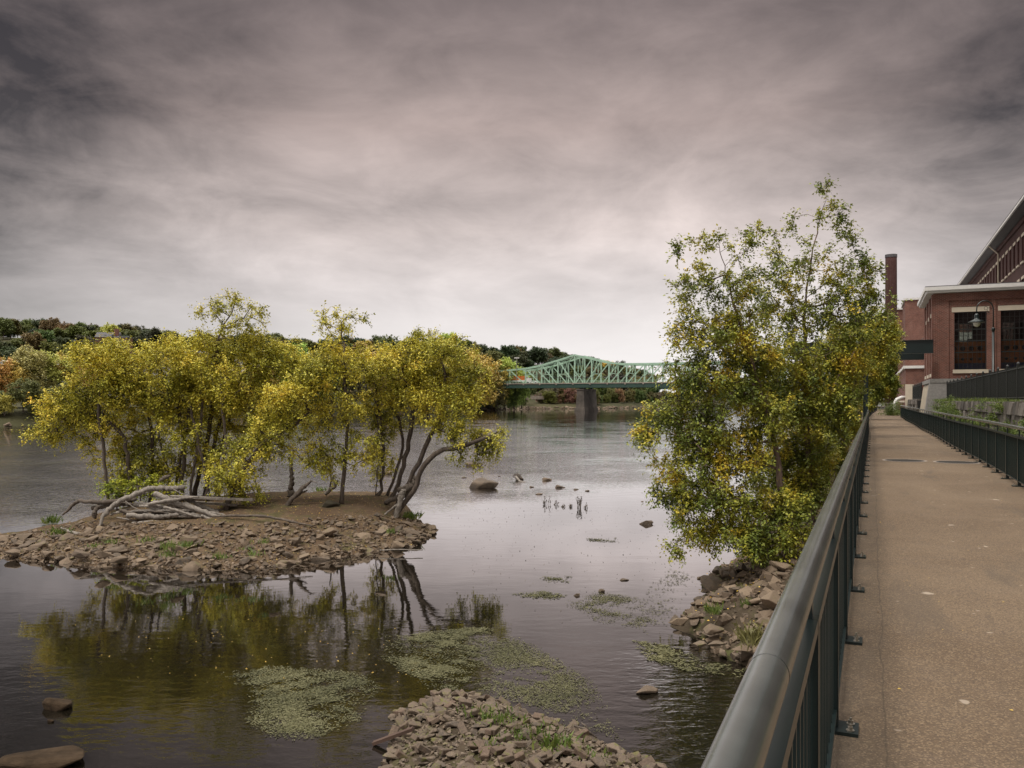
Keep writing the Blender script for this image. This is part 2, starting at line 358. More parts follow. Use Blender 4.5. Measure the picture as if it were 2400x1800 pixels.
def wallstone():
    m, k = newmat('rubble_wall_stone'); v = k.n('ShaderNodeTexCoord').outputs['Object']
    r = k.n('ShaderNodeNewGeometry').outputs['Random Per Island']
    c = k.ramp(r, [(0, (.07, .062, .056)), (.5, (.135, .115, .10)), (1, (.20, .175, .155))])
    n = k.noise(v, 2.5, 7, .65, .6); c = k.mix(k.maprange(n, .45, .7, 0, .7), c, [.07, .065, .06])
    princ(k, c, .9, n, .8, .08, spec=.2); return m
M['wallstone'] = wallstone()
#%%PART2
# ================================================================== the setting
def gridmesh(name, X, Y, Z, mat, smooth=True):
    r, c = X.shape; V = np.stack([X, Y, Z], -1).reshape(-1, 3)
    i = np.arange(r * c).reshape(r, c)
    Fc = np.stack([i[:-1, :-1], i[:-1, 1:], i[1:, 1:], i[1:, :-1]], -1).reshape(-1, 4)
    return tag(mk(name, V, Fc, mat, smooth=smooth), kind='structure')
def quad(name, x0, x1, y0, y1, z, mat): return tag(mk(name, [(x0, y0, z), (x1, y0, z), (x1, y1, z), (x0, y1, z)], [(0, 1, 2, 3)], mat), kind='structure')
quad('ground', -6000, 6000, -300, 9000, -1.2, M['bed'])
quad('river_water', -3000, 3000, -250, 5000, 0.0, M['water'])
def fbm(x, y, s, seed=0):
    o = 0
    r = np.random.default_rng(seed)
    for k in range(5):
        a, b, p, q = r.uniform(-1, 1, 4); f = 2 ** k / s
        o = o + np.sin(x * f * (1 + a * .3) * 2.1 + y * f * b * 1.7 + p * 9) * np.cos(y * f * (1.2 + .3 * p) * 1.9 - x * f * a * 1.3 + q * 9) / (1.6 ** k)
    return o
# --- far bank and wooded hill
SHORE = [(-900, 120), (-400, 140), (-140, 160), (-106, 172), (-60, 260), (-35, 350), (-22, 425), (-15, 440), (-6, 465), (10, 515), (60, 535), (110, 620), (150, 860), (200, 1300), (400, 1500), (3000, 1600)]
RIDGE = [(-600, 758), (0, 768), (150, 774), (300, 784), (450, 806), (600, 804), (700, 808), (900, 814), (1000, 814), (1100, 816), (1200, 826), (1300, 834), (1350, 842), (1400, 854), (1450, 868), (1500, 880), (1600, 895), (1750, 908), (2400, 915)]
def terrain(x, y):
    px = 1200 + x * F / y
    rz = (HY - np.interp(px, [p[0] for p in RIDGE], [p[1] for p in RIDGE])) * 820 / F - 11 + H
    sh = np.interp(x, [p[0] for p in SHORE], [p[1] for p in SHORE])
    d = y - sh
    base = np.clip(d * .35, -1.5, 3.2) + np.clip((d - 12) * .02, 0, 3)
    a_ = np.minimum(np.maximum(sh + 50, 420), 700); t = np.clip((y - a_) / (810 - a_), 0, 1); t = t * t * (3 - 2 * t)
    z = base + (rz - base) * t * (d > 0)
    z = z + fbm(x, y, 60, 3) * .8 * np.clip(d / 60, 0, 1)
    z = np.where((y > 840) & (px < 1500), z - (y - 840) * .02, z)
    return z
pxs = np.linspace(-600, 2300, 260); ys = 120 * (4200 / 120) ** np.linspace(0, 1, 200)
PX, YY = np.meshgrid(pxs, ys); XX = (PX - 1200) * YY / F
gridmesh('hill', XX, YY, terrain(XX, YY), M['hill'])
# --- island
FR = [(-23, 30.2), (-21.3, 29.4)] + [tuple(G(a, b)[:2]) for a, b in ((3, 1307), (95, 1314), (168, 1319), (225, 1328), (352, 1331), (515, 1336), (630, 1328), (730, 1312), (820, 1303), (901, 1287), (974, 1280), (1021, 1246))]
BK = [(-23, 30.6), (-21, 33.6), (-19, 35.0), (-16, 37.0), (-12, 39.0), (-8, 39.6), (-5.6, 39.2), (-4.6, 38.0), (-4.0, 36.6), (-3.25, 35.2)]
CR = [(-23, .12), (-20, .18), (-18.6, .42), (-17, .85), (-14, 1.2), (-7, 1.32), (-5.4, 1.25), (-4.8, .95), (-4.3, .6), (-3.6, .32), (-3.2, .1)]
def island_z(x, y):
    f = np.interp(x, [p[0] for p in FR], [p[1] for p in FR]) + .12 * np.sin(x * 3.1) + .07 * np.sin(x * 8.3); b = np.interp(x, [p[0] for p in BK], [p[1] for p in BK])
    c = np.interp(x, [p[0] for p in CR], [p[1] for p in CR])
    df = y - f; db = b - y
    ss = lambda t: np.clip(t, 0, 1) ** .75
    z = c * ss(df / 6.2) * np.clip(db / 1.3, 0, 1) ** .6 + .06 * fbm(x, y, 1.6, 5) * np.clip(df, 0, 1)
    out = np.minimum(np.minimum(df, db), np.minimum(x + 23, -3.15 - x))
    return np.where(out < 0, np.maximum(out * .5, -1.15), z + .02)
gx, gy = np.meshgrid(np.linspace(-25, -1.5, 170), np.linspace(25, 41.5, 120))
gridmesh('island_ground', gx, gy, island_z(gx, gy), M['soil'])
# --- gravel spit in the foreground
SP = [(-1.9, 14.0), (-1.9, 12.0), (-2.6, 9.0), (-3.0, 6), (5.5, 6), (4.2, 9), (2.75, 11.7), (1.9, 12.7), (.9, 13.9), (0.05, 14.7), (-.6, 15.35), (-1.3, 15.5), (-1.75, 14.9), (-2.05, 14.3)]
def polydist(x, y, poly):
    P_ = np.array(poly); d = np.full(x.shape, 1e9); ins = np.zeros(x.shape, bool)
    for i in range(len(P_)):
        a = P_[i]; b = P_[(i + 1) % len(P_)]; e = b - a
        t = np.clip(((x - a[0]) * e[0] + (y - a[1]) * e[1]) / (e @ e), 0, 1)
        d = np.minimum(d, np.hypot(x - a[0] - t * e[0], y - a[1] - t * e[1]))
        c = ((a[1] > y) != (b[1] > y)) & (x < (b[0] - a[0]) * (y - a[1]) / (b[1] - a[1] + 1e-12) + a[0]); ins ^= c
    return np.where(ins, d, -d)
def spit_z(x, y):
    d = polydist(x, y, SP); return np.where(d > 0, .42 * np.clip(d / 1.8, 0, 1) ** .8 + .03 * fbm(x, y, .7, 8), np.maximum(d * .35, -1.15))
gx, gy = np.meshgrid(np.linspace(-6, 8, 110), np.linspace(5, 18, 100))
gridmesh('spit_ground', gx, gy, spit_z(gx, gy), M['bank'])
# --- right bank below the walkway (s along the path, t across)
BT = [(-30, -.35), (15.4, -.35), (16.3, -1.0), (17.6, -2.1), (18.4, -2.9), (19.2, -3.3), (20.2, -4.35), (21.6, -4.2), (23.5, -4.1), (25.0, -4.4), (27, -4.3), (29.5, -3.9), (40, -4.6), (80, -5.5), (160, -7), (400, -12)]
BH = [(-30, .0), (15.2, .0), (16.4, .45), (19, 1.1), (24, 1.6), (60, 2.2), (160, 3.2), (400, 3.5)]
def bank_z(s, t):
    w = np.interp(s, [p[0] for p in BT], [p[1] for p in BT]) + .12 * np.sin(s * 3.7); h = np.interp(s, [p[0] for p in BH], [p[1] for p in BH])
    d = t - w
    return np.where(d > 0, h * np.clip(d / np.maximum(-.3 - w, .3), 0, 1) ** .8 + .08 * fbm(s, t, 1.3, 2) * np.clip(d, 0, 1), np.maximum(d * .5, -1.15))
ss = np.concatenate([np.linspace(8, 36, 110), np.linspace(37, 400, 90)]); tt = np.linspace(-13, .1, 70)
SS, TT = np.meshgrid(ss, tt)
gridmesh('river_bank', -0.195 + SS * EV[0] + TT * NV[0], SS * EV[1] + TT * NV[1], bank_z(SS, TT), M['bank'])
# --- walkway: slab following the slight bend of the rail far away
ZP = 3.95
def bend(s): return float(np.interp(s, [-10, 42, 70, 100, 145, 400], [0, 0, -.30, .02, .85, 6]))
def strip(name, t0, t1, z0, z1, mat, s0=-8, s1=260, f0=None, f1=None, n=90):
    V = []; Fc = []
    for i, s in enumerate(np.linspace(s0, s1, n)):
        a = t0 + (f0(s) if f0 else 0); b = t1 + (f1(s) if f1 else 0)
        for t, z in ((a, z0), (b, z0), (b, z1), (a, z1)): V.append(W(s, t, z))
    for i in range(n - 1):
        for j in range(4): k = (j + 1) % 4; Fc.append((i * 4 + j, (i + 1) * 4 + j, (i + 1) * 4 + k, i * 4 + k))
    Fc += [(0, 1, 2, 3), (n * 4 - 1, n * 4 - 2, n * 4 - 3, n * 4 - 4)]
    return mk(name, V, Fc, mat)
tag(strip('footpath', -.16, 2.78, ZP - .32, ZP, M['path'], f0=bend, f1=lambda s: min(bend(s), .2)), kind='structure')
tag(strip('embankment_wall', -.10, 2.7, -1.19, ZP - .325, M['concrete'], f0=bend), 'grey concrete wall carrying the walkway above the river bank', 'wall')
tag(strip('verge', 2.785, 5.1, ZP - 1.0, ZP - .06, M['turf'], s1=300), kind='structure')
tag(strip('yard_ground', 5.95, 90, ZP - 1.5, 5.42, M['turf'], s0=-8, s1=81.5), kind='structure')
tag(strip('far_yard_ground', 4.0, 90, ZP - 1.5, ZP - .05, M['turf'], s0=96, s1=400), kind='structure')
for i, (s, t, gr) in enumerate(((23.6, .93, 0), (23.45, 2.10, 1))):
    o = W(s, t, ZP)
    r = thing('manhole', ['round iron manhole cover in the path nearer the left railing', 'round iron manhole cover in the path nearer the right railing'][i], 'manhole cover', o, 'manhole covers set in the walkway')
    m = MB(); a = np.linspace(0, 2 * np.pi, 41)[:-1]
    for rad0, rad1, z, nm, mat in ((.47, .53, .006, 'rim', M['concrete']), (0, .465, .005, 'cover', M['iron'])):
        m = MB(); V = []
        for q in a: V += [(rad0 * math.cos(q), rad0 * math.sin(q), z), (rad1 * math.cos(q), rad1 * math.sin(q), z)]
        m.add(V, [(2 * j, 2 * j + 1, (2 * j + 3) % 80, (2 * j + 2) % 80) for j in range(40)])
        if nm == 'cover':
            for q in range(-4, 5):
                w = math.sqrt(.44 ** 2 - (q * .09) ** 2); m.box(-w, w, q * .09 - .012, q * .09 + .012, z, z + .004)
        m.build(nm, mat, r)
# ================================================================== railings
BAY = 1.56
def rail_line(name, label, s_list, tf, side, zb=ZP):
    r = thing(name, label, 'railing', W(s_list[0], tf(s_list[0]), zb)); org = W(s_list[0], tf(s_list[0]), zb)
    pts = np.array([W(s, tf(s), zb) for s in s_list])
    m = MB(); fine = np.array([W(s, tf(s), zb + 1.05) for s in np.linspace(s_list[0] - 1.2, s_list[-1], 3 * len(s_list))]); m.tube(fine, .0370, 24); m.build('handrail', M['rail_paint'], r, True, org)
    # joints of the handrail
    for s in s_list[1:20:4]:
        c = W(s + .5, tf(s + .5), zb + 1.05); e = np.array([EV[0], EV[1], 0]) * .0012; m = MB(); m.tube([c - e, c + e], .0374, 24); m.build('handrail_joint', M['black_paint'], r, True, org)
    proto = {}
    def frame(o, p, ang): o.location = tuple(p - org); o.rotation_euler = (0, 0, ang)
    pm = MB(); pm.box(-.028, .028, -.028, .028, .01, .90); pm.box(-.010, .010, -.022, .022, .90, 1.02)
    proto['post'] = pm.build('post', M['green_paint'], r)
    bp = MB(); x0, x1 = (-.04, .115) if side > 0 else (-.115, .115); bp.box(x0, x1, -.075, .075, .0, .016)
    proto['base'] = bp.build('base_plate', M['green_paint'], r)
    for by in (-.042, .042):
        for bx in ((.08,) if side > 0 else (-.085, .085)):
            b = MB(); b.tube([(bx, by, .016), (bx, by, .021)], .019, 14); b.tube([(bx, by, .021), (bx, by, .036)], .0125, 6); b.tube([(bx, by, .036), (bx, by, .047)], .0065, 8)
            b.build('bolt', M['steel'], proto['base'])
    pp = MB(); pp.box(-.027, .027, .03, BAY - .03, .885, .90)
    pp.box(.021, .027, .03, BAY - .03, .862, .885); pp.box(-.027, -.021, .03, BAY - .03, .862, .885)
    proto['top'] = pp.build('top_channel', M['green_paint'], r)
    pp = MB(); pp.box(-.022, .022, .03, BAY - .03, .085, .10); proto['bot'] = pp.build('bottom_channel', M['green_paint'], r)
    pp = MB()
    for k in range(13):
        y = .03 + (BAY - .06) * (k + .5) / 13; pp.box(-.008, .008, y - .008, y + .008, .10, .885)
    proto['pick'] = pp.build('picket_panel', M['green_paint'], r)
    for i, p in enumerate(pts):
        d = pts[min(i + 1, len(pts) - 1)] - pts[max(i - 1, 0)] if i == len(pts) - 1 else pts[i + 1] - pts[i]
        ang = math.atan2(d[1], d[0]) - math.pi / 2
        for key in ('post', 'base', 'top', 'bot', 'pick'):
            if key in ('top', 'bot', 'pick') and i == len(pts) - 1: continue
            o = proto[key] if i == 0 else dup(proto[key], r, deep=(i < 40))
            frame(o, p, ang)
    return r
rail_line('railing', 'dark green steel railing on the river side of the walkway, running from the foreground', [4.27 + BAY * k for k in range(-3, 90)], bend, 1)
rail_line('railing', 'dark green steel railing on the wall side of the walkway, across the path', [8.0 + BAY * k for k in range(0, 50)], lambda s: 2.60 + .03 * math.sin(s * .35), -1)
# ================================================================== stone wall and plants on it, yard fence
wo = W(20, 5.1, ZP)
def stone_wall(name, label, s0, s1, t0, t1, z0, z1, rows, wmin=.5, wmax=1.3):
    org = W(s0, t0, z0); r = thing(name, label, 'wall', org)
    V = []; Fc = []
    zs = np.linspace(z0, z1, rows + 1)
    for k in range(rows):
        s = s0 + random.uniform(-.4, 0)
        while s < s1:
            w = random.uniform(wmin, wmax); g = .012; dt = random.uniform(-.05, .05)
            hh = zs[k + 1] - g if k < rows - 1 else zs[k + 1] - random.uniform(0, .10)
            a = max(s, s0) + g; b = min(s + w, s1) - g
            if b - a > .05:
                n = len(V); j = lambda: random.uniform(-.035, .035)
                V += [W(a + j(), t0 + dt + j(), zs[k] + g), W(b + j(), t0 + dt + j(), zs[k] + g), W(b, t1, zs[k] + g), W(a, t1, zs[k] + g),
                      W(a + j(), t0 + dt + .05 + j(), hh + j() * .6), W(b + j(), t0 + dt + .05 + j(), hh + j() * .6), W(b, t1, hh), W(a, t1, hh)]
                Fc += [tuple(n + i for i in f) for f in ((0, 1, 2, 3), (4, 7, 6, 5), (0, 4, 5, 1), (1, 5, 6, 2), (2, 6, 7, 3), (3, 7, 4, 0))]
            s += w
    mk('stone_face', V, Fc, M['wallstone'], r, False, org)
    m = MB(); b = [W(s0, t0 + .12, z0), W(s1, t0 + .12, z0), W(s1, t1 - .02, z0), W(s0, t1 - .02, z0)]; b += [p + np.array([0, 0, z1 - z0 - .14]) for p in b]
    m.add(b, [(0, 3, 2, 1), (4, 5, 6, 7), (0, 1, 5, 4), (1, 2, 6, 5), (2, 3, 7, 6), (3, 0, 4, 7)]); m.build('mortar', M['dark'], r, False, org)
    return r
stone_wall('stone_wall', 'long rough granite block wall below the black fence, right of the walkway', 10, 82.3, 5.1, 5.98, ZP - .1, 5.46, 3)
stone_wall('stone_wall', 'short low stone wall under the far black fence beside the small brick house', 97, 121, 4.4, 5.2, ZP - .1, 5.6, 3)
def picket_fence(name, label, s0, s1, t, z0, z1, step=3.2, sp=.13):
    org = W(s0, t, z0); r = thing(name, label, 'fence', org); n = int((s1 - s0) / step)
    ps = [s0 + step * i for i in range(n + 1)]
    for a, nm in ((z0 + .12, 'bottom_rail'), (z1 - .12, 'top_rail')):
        m = MB(); m.bar(W(s0, t, a), W(ps[-1], t, a), .05, .04); m.build(nm, M['black_paint'], r, False, org)
    m = MB(); L = step; k = int(L / sp)
    for i in range(1, k): m.box(-.0095, .0095, i * sp - .0095, i * sp + .0095, .03, z1 - z0 - .02)
    pick = m.build('picket_panel', M['black_paint'], r)
    m = MB(); m.box(-.045, .045, -.045, .045, -.05, z1 - z0 + .10); m.add([(-.06, -.06, z1 - z0 + .10), (.06, -.06, z1 - z0 + .10), (.06, .06, z1 - z0 + .10), (-.06, .06, z1 - z0 + .10), (0, 0, z1 - z0 + .19)], [(0, 3, 2, 1), (0, 1, 4), (1, 2, 4), (2, 3, 4), (3, 0, 4)])
    post = m.build('fence_post', M['black_paint'], r)
    for i, s in enumerate(ps):
        q = post if i == 0 else dup(post, r); q.location = tuple(W(s, t, z0) - org); q.rotation_euler = (0, 0, -TA)
        if i < n: q = pick if i == 0 else dup(pick, r); q.location = tuple(W(s, t, z0) - org); q.rotation_euler = (0, 0, -TA)
picket_fence('picket_fence', 'black metal picket fence standing on top of the long stone wall', 24, 82.3, 6.16, 5.50, 7.05)
picket_fence('picket_fence', 'short black metal fence behind the low stone wall beyond the brick annex', 99, 120, 5.0, 5.6, 7.3, 3.0)
# ================================================================== buildings
def facade(m, axis, o, L, z0, z1, ops, depth=.35, flip=False):
    """wall plane along local x (axis 0) or y (axis 1) starting at o=(x,y); ops = (a0,a1,zb,zt); reveals turn inward (depth sign)"""
    us = sorted({0, L} | {a for q in ops for a in q[:2]}); zs = sorted({z0, z1} | {a for q in ops for a in q[2:4]})
    def pt(u, z, d=0.0):
        return (o[0] + u, o[1] + d, z) if axis == 0 else (o[0] + d, o[1] + u, z)
    for i in range(len(us) - 1):
        for j in range(len(zs) - 1):
            cu = (us[i] + us[i + 1]) / 2; cz = (zs[j] + zs[j + 1]) / 2
            if any(q[0] < cu < q[1] and q[2] < cz < q[3] for q in ops): continue
            m.add([pt(us[i], zs[j]), pt(us[i + 1], zs[j]), pt(us[i + 1], zs[j + 1]), pt(us[i], zs[j + 1])], [(0, 1, 2, 3)])
    for a0, a1, b0, b1 in ops:
        q = [(a0, b0), (a1, b0), (a1, b1), (a0, b1)]
        for k in range(4):
            (u0, w0), (u1, w1) = q[k], q[(k + 1) % 4]
            m.add([pt(u0, w0), pt(u1, w1), pt(u1, w1, depth), pt(u0, w0, depth)], [(0, 1, 2, 3)])
def window(parent, axis, o, a0, a1, zb, zt, nx, nz, d, fm, pm, fw=.06, sill=None, lintel=None, heavy=None):
    m = MB()
    def bx(u0, u1, w0, w1, d0, d1):
        if axis == 0: m.box(o[0] + u0, o[0] + u1, o[1] + min(d0, d1), o[1] + max(d0, d1), w0, w1)
        else: m.box(o[0] + min(d0, d1), o[0] + max(d0, d1), o[1] + u0, o[1] + u1, w0, w1)
    e = .003; sg = 1 if d > 0 else -1
    bx(a0 + e, a0 + fw, zb + e, zt - e, d, d + sg * .07); bx(a1 - fw, a1 - e, zb + e, zt - e, d, d + sg * .07)
    bx(a0 + fw, a1 - fw, zb + e, zb + fw, d, d + sg * .07); bx(a0 + fw, a1 - fw, zt - fw, zt - e, d, d + sg * .07)
    for i in range(1, nx):
        u = a0 + (a1 - a0) * i / nx; bx(u - .018, u + .018, zb + fw, zt - fw, d + sg * .01, d + sg * .05)
    for j in range(1, nz):
        z = zb + (zt - zb) * j / nz; h = .05 if heavy and j in heavy else .016
        bx(a0 + fw, a1 - fw, z - h, z + h, d + sg * .005, d + sg * .055)
    w = m.build('window', fm, parent)
    m2 = MB(); m, mm = m2, m
    bx(a0 + fw, a1 - fw, zb + fw, zt - fw, d + sg * .025, d + sg * .032); m2.build('pane', pm, w)
    if sill: m = m2 = MB(); bx(a0 - .12, a1 + .12, zb - sill, zb - .003, -sg * .12, sg * .3); m2.build('sill', M['cream'], w)
    if lintel: m = m2 = MB(); bx(a0 - .2, a1 + .2, zt + .003, zt + lintel, -sg * .03, sg * .3); m2.build('lintel', M['cream'], w)
    return w
def bld(name, label, s, t): return thing(name, label, 'building', W(s, t, 0), rz=-TA)
# --- engine house (annex) with big industrial windows: local x = across the path (t), y = along it (s)
A = bld('brick_annex', 'red brick flat roofed annex with tall gridded windows beside the walkway', 82.9, 5.15)
AW, AL, ZA = 14.0, 12.0, 14.98
fo = [(1.66, 4.17, 8.2, 13.28), (5.23, 7.74, 8.2, 13.28), (8.8, 11.3, 8.2, 13.28)]
so = [(1.2, 3.2, 7.9, 13.1), (4.9, 7.0, 7.9, 13.1), (8.7, 10.8, 7.9, 13.1)]
bo = [(3.0, 4.3, 10.7, 13.2), (5.55, 5.95, 12.4, 13.2), (6.8, 7.8, 10.7, 13.2)]
m = MB(); facade(m, 0, (0, 0), AW, 7.4, ZA, fo, .45); facade(m, 1, (0, 0), AL, 7.4, ZA, so, .45)
facade(m, 0, (0, AL), AW, 7.4, ZA, bo, -.45); facade(m, 1, (AW, 0), AL, 7.4, ZA, [], -.3); m.build('wall', M['brick'], A)
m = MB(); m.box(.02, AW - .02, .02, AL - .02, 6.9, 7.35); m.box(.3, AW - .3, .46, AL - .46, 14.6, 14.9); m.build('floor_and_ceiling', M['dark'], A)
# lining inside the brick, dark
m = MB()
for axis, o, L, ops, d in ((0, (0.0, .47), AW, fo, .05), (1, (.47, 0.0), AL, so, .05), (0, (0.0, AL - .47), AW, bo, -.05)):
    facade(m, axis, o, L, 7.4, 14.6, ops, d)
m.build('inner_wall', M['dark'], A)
m = MB()
for a0, a1 in ((0, 1.25), (4.55, 4.87), (8.12, 8.45)): m.box(a0 + .003, a1, -.10, -.003, 7.42, 14.3)
m.box(.003, AW, -.13, -.003, 14.3, ZA - .003)
for a0, a1 in ((1.55, 4.28), (5.12, 7.85)):
    m.box(a0, a1, -.055, -.003, 13.75, 13.95)
m.build('pilaster', M['brick'], A)
m = MB(); m.box(-.10, -.003, -.003, 1.0, 7.42, 14.9); m.box(-.10, -.003, 3.5, 4.6, 7.42, 14.9); m.box(-.10, -.003, 7.3, 8.4, 7.42, 14.9); m.box(-.10, -.003, 11.1, AL, 7.42, 14.9); m.build('pilaster', M['brick'], A)
m = MB(); m.box(-.28, AW, -.35, AL + .1, 7.05, 7.40)
m.add([(-.75, -.5, 3.8), (1.4, -.5, 3.8), (1.2, -.3, 7.05), (-.3, -.3, 7.05), (-.75, 1.2, 3.8), (1.4, 1.2, 3.8), (1.2, .9, 7.05), (-.3, .9, 7.05)], [(0, 1, 2, 3), (1, 5, 6, 2), (5, 4, 7, 6), (4, 0, 3, 7), (3, 2, 6, 7)])
m.box(-.12, AW, 1.0, AL, 3.8, 7.045); m.box(1.45, AW, -.02, .9, 3.8, 7.045)
m.build('granite_base', M['granite'], A)
m = MB()
for y in np.arange(1.8, 11.6, 1.35): m.add([(-.6, y, 3.8), (-.13, y, 3.8), (-.13, y, 6.9), (-.2, y, 6.9), (-.6, y + .5, 3.8), (-.13, y + .5, 3.8), (-.13, y + .5, 6.9), (-.2, y + .5, 6.9)], [(0, 1, 2, 3), (7, 6, 5, 4), (0, 3, 7, 4), (0, 4, 5, 1), (3, 2, 6, 7)])
m.build('buttress', M['cream'], A)
m = MB(); m.box(-.55, AW, -.62, AL + .5, ZA + .02, ZA + .22); m.box(-.72, AW, -.80, AL + .65, ZA + .225, ZA + .55); m.build('roof_cornice', M['white'], A)
m = MB(); m.box(-.68, AW, -.76, AL + .6, ZA + .555, ZA + .62); m.build('roof', M['slate'], A)
for q in fo: window(A, 0, (0, 0), *q, 7, 10, .25, M['black_paint'], M['glass'], .07, sill=.32, lintel=.42, heavy=(3, 5, 7))
for q in so: window(A, 1, (0, 0), *q, 4, 8, .25, M['black_paint'], M['glass'], .07, sill=.3, lintel=.35)
for q in bo: window(A, 0, (0, AL), *q, 3, 8, -.25, M['black_paint'], M['glass'], .06)
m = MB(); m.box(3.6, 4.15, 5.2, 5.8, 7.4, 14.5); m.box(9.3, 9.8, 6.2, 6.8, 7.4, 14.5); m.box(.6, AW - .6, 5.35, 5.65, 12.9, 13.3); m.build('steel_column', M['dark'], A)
# machine inside
mg = thing('machine', 'orange machine with rows of round holes on a blue base behind the annex window', 'machine', W(82.9 + 1.3, 5.15 + 1.3, 7.37), rz=-TA)
m = MB(); m.box(0, 12.0, 0, 1.6, 1.45, 3.35)
m.build('housing', M['orange'], mg)
m = MB(); m.box(-.1, 12.1, -.12, 1.7, 0, 1.44); m.build('base', M['blue'], mg)
m = MB()
for k in range(17):
    for z, rr in ((2.75, .21), (1.8, .13)):
        m.tube([(.45 + k * .68, -.03, z), (.45 + k * .68, -.002, z)], rr, 16)
m.build('port', M['dark'], mg)
# --- footbridge girders from the annex towards the river
for sB, lab in ((81.6, 'nearer dark green plate girder reaching from the brick annex over the walkway'), (95.6, 'farther dark green plate girder reaching from the annex over the walkway')):
    g = thing('girder', lab, 'girder', W(sB, 5.1, 8.0), 'plate girders over the walkway', -TA)
    zb = H + (HY - (829 if sB < 90 else 843)) * (74 if sB < 90 else 86) / F - 8.0
    m = MB(); m.box(-12, -.02 if sB < 90 else -.02, 0, .03, zb + .03, zb + 1.13); m.build('web', M['green_paint'], g)
    m = MB(); m.box(-12, 0, -.16, .19, zb + 1.13, zb + 1.17); m.box(-12, 0, -.16, .19, zb - .02, zb + .03); m.build('flange', M['green_paint'], g)
    m = MB(); m.box(-11.6, -11.3, -.1, .2, -6.5, zb - .02); m.build('support', M['green_paint'], g)
# --- tall mill behind
ML = bld('brick_mill', 'long tall red brick mill with steep eaves line and narrow windows behind the annex', -60, 13.7)
L = 210.0; ZE = 23.5
cols = [3 + 2.65 * i for i in range(int((L - 4) / 2.65))]
ops = []
for r, (b0, b1) in enumerate(((19.1, 21.6), (14.9, 17.4), (10.9, 13.2), (6.9, 9.2))):
    for c in cols: ops.append((c, c + 1.15, b0, b1))
m = MB(); facade(m, 1, (0, 0), L, 3.9, ZE, ops, .3); m.box(.3, 25, 0.0, L - .01, 3.9, ZE - .01)
m.build('wall', M['brick_dark'], ML)
proto = None; cnt = 0
for r, (b0, b1) in enumerate(((19.1, 21.6), (14.9, 17.4))):
    for c in cols[49:]:
        if cnt >= 58: break
        if proto is None: proto = window(ML, 1, (0, c), 0, 1.15, b0, b1, 2, 4, .18, M['cream'], M['pane_dark'], .10, sill=.18, lintel=.28); pb = (c, b0)
        else: w = dup(proto, ML); w.location = (0, c - pb[0], b0 - pb[1])
        cnt += 1
m = MB(); m.box(-1.05, .6, -.3, L + .3, ZE, ZE + .14); m.build('soffit', M['slate'], ML)
m = MB(); m.box(-1.22, -1.06, -.4, L + .4, ZE + .02, ZE + .22); m.build('gutter', M['white'], ML)
m = MB(); m.add([(-1.2, -.4, ZE + .35), (-1.2, L + .4, ZE + .35), (6, L + .4, ZE + 4.2), (6, -.4, ZE + 4.2), (25, -.4, ZE + 4.2), (25, L + .4, ZE + 4.2), (-1.2, -.4, ZE + .145), (-1.2, L + .4, ZE + .145), (25, L + .4, ZE + .145), (25, -.4, ZE + .145)],
      [(0, 3, 2, 1), (3, 4, 5, 2), (6, 9, 4, 3, 0), (1, 2, 5, 8, 7), (0, 1, 7, 6)]); m.build('roof', M['slate'], ML)
m = MB(); m.tube([(-1.1, 171, ZE - .0), (-.5, 171, ZE - .6), (-.12, 171, ZE - 1.0), (-.12, 171, 4.0)], .08, 8); m.build('downspout', M['cream'], ML, True)
m = MB(); m.box(-.2, -.003, 0, L, ZE - .75, ZE - .45); m.build('corbel_band', M['brick_dark'], ML)
# --- farther blocks and stack
def block(name, label, s, t, w, l, z1, band=True, wins=()):
    b = bld(name, label, s, t); m = MB()
    facade(m, 0, (0, 0), w, 3.8, z1, list(wins), .4); m.box(0, w, .41, l, 3.8, z1 - .003); m.box(-.0, .003, .0, .41, 3.8, z1); m.build('wall', M['brick'], b)
    if wins:
        m = MB()
        for q in wins: m.box(q[0], q[1], .36, .40, q[2], q[3])
        m.build('doorway', M['dark'], b)
    m = MB(); m.box(-.25, w + .2, -.25, l + .2, z1, z1 + .35); m.build('coping', M['white'], b); return b
block('brick_tower', 'tall flat red brick block with white coping left of the annex roof', 166, 5.6, 16, 14, 23.6)
block('brick_block', 'farthest red brick block with white coping directly beside the tall chimney', 205, 4.9, 22, 16, 25.8)
cb = bld('cream_building', 'pale rendered building glimpsed through the back windows of the brick annex', 112, 6.5); m = MB(); m.box(0, 9, 0, 8, 3.8, 13.6); m.build('wall', M['white'], cb); m = MB()
for i in range(5): m = MB(); m.box(.6 + 1.7 * i, 1.3 + 1.7 * i, -.06, -.003, 10.2, 12.8); m.build('window', M['pane_dark'], cb)
sb = block('brick_house', 'small low red brick house with white coping and dark arched doorway past the annex', 121.5, 4.2, 9, 44, 9.7, wins=[(2.1, 3.8, 3.9, 6.9)])
m = MB(); m.box(-.06, -.004, 3, 43, 5.2, 5.45); m.box(-.05, 1.0, -.06, -.004, 3.8, 7.6); m.build('stone_band', M['cream'], sb)
m = MB(); a = np.linspace(0, np.pi, 12); pts = [(2.95 + 1.1 * math.cos(q), -.05, 6.7 + .6 * math.sin(q)) for q in a]
for i in range(11): m.bar(pts[i], pts[i + 1], .1, .2)
m.build('arch', M['brick_dark'], sb)
ch = thing('brick_chimney', 'tall round red brick factory chimney rising above the trees', 'chimney', np.append(W(190, 3.95, 0)[:2], ZP - .2))
cx = P(2088.5, 598, 170)
ch.location = (cx[0], 170, ZP - .2)
m = MB(); m.tube([(0, 0, z) for z in (0, 10, 20, 30, cx[2] - ZP + .2)], [1.25, 1.18, 1.13, 1.10, 1.09], 28); m.build('shaft', M['brick_dark'], ch, True)
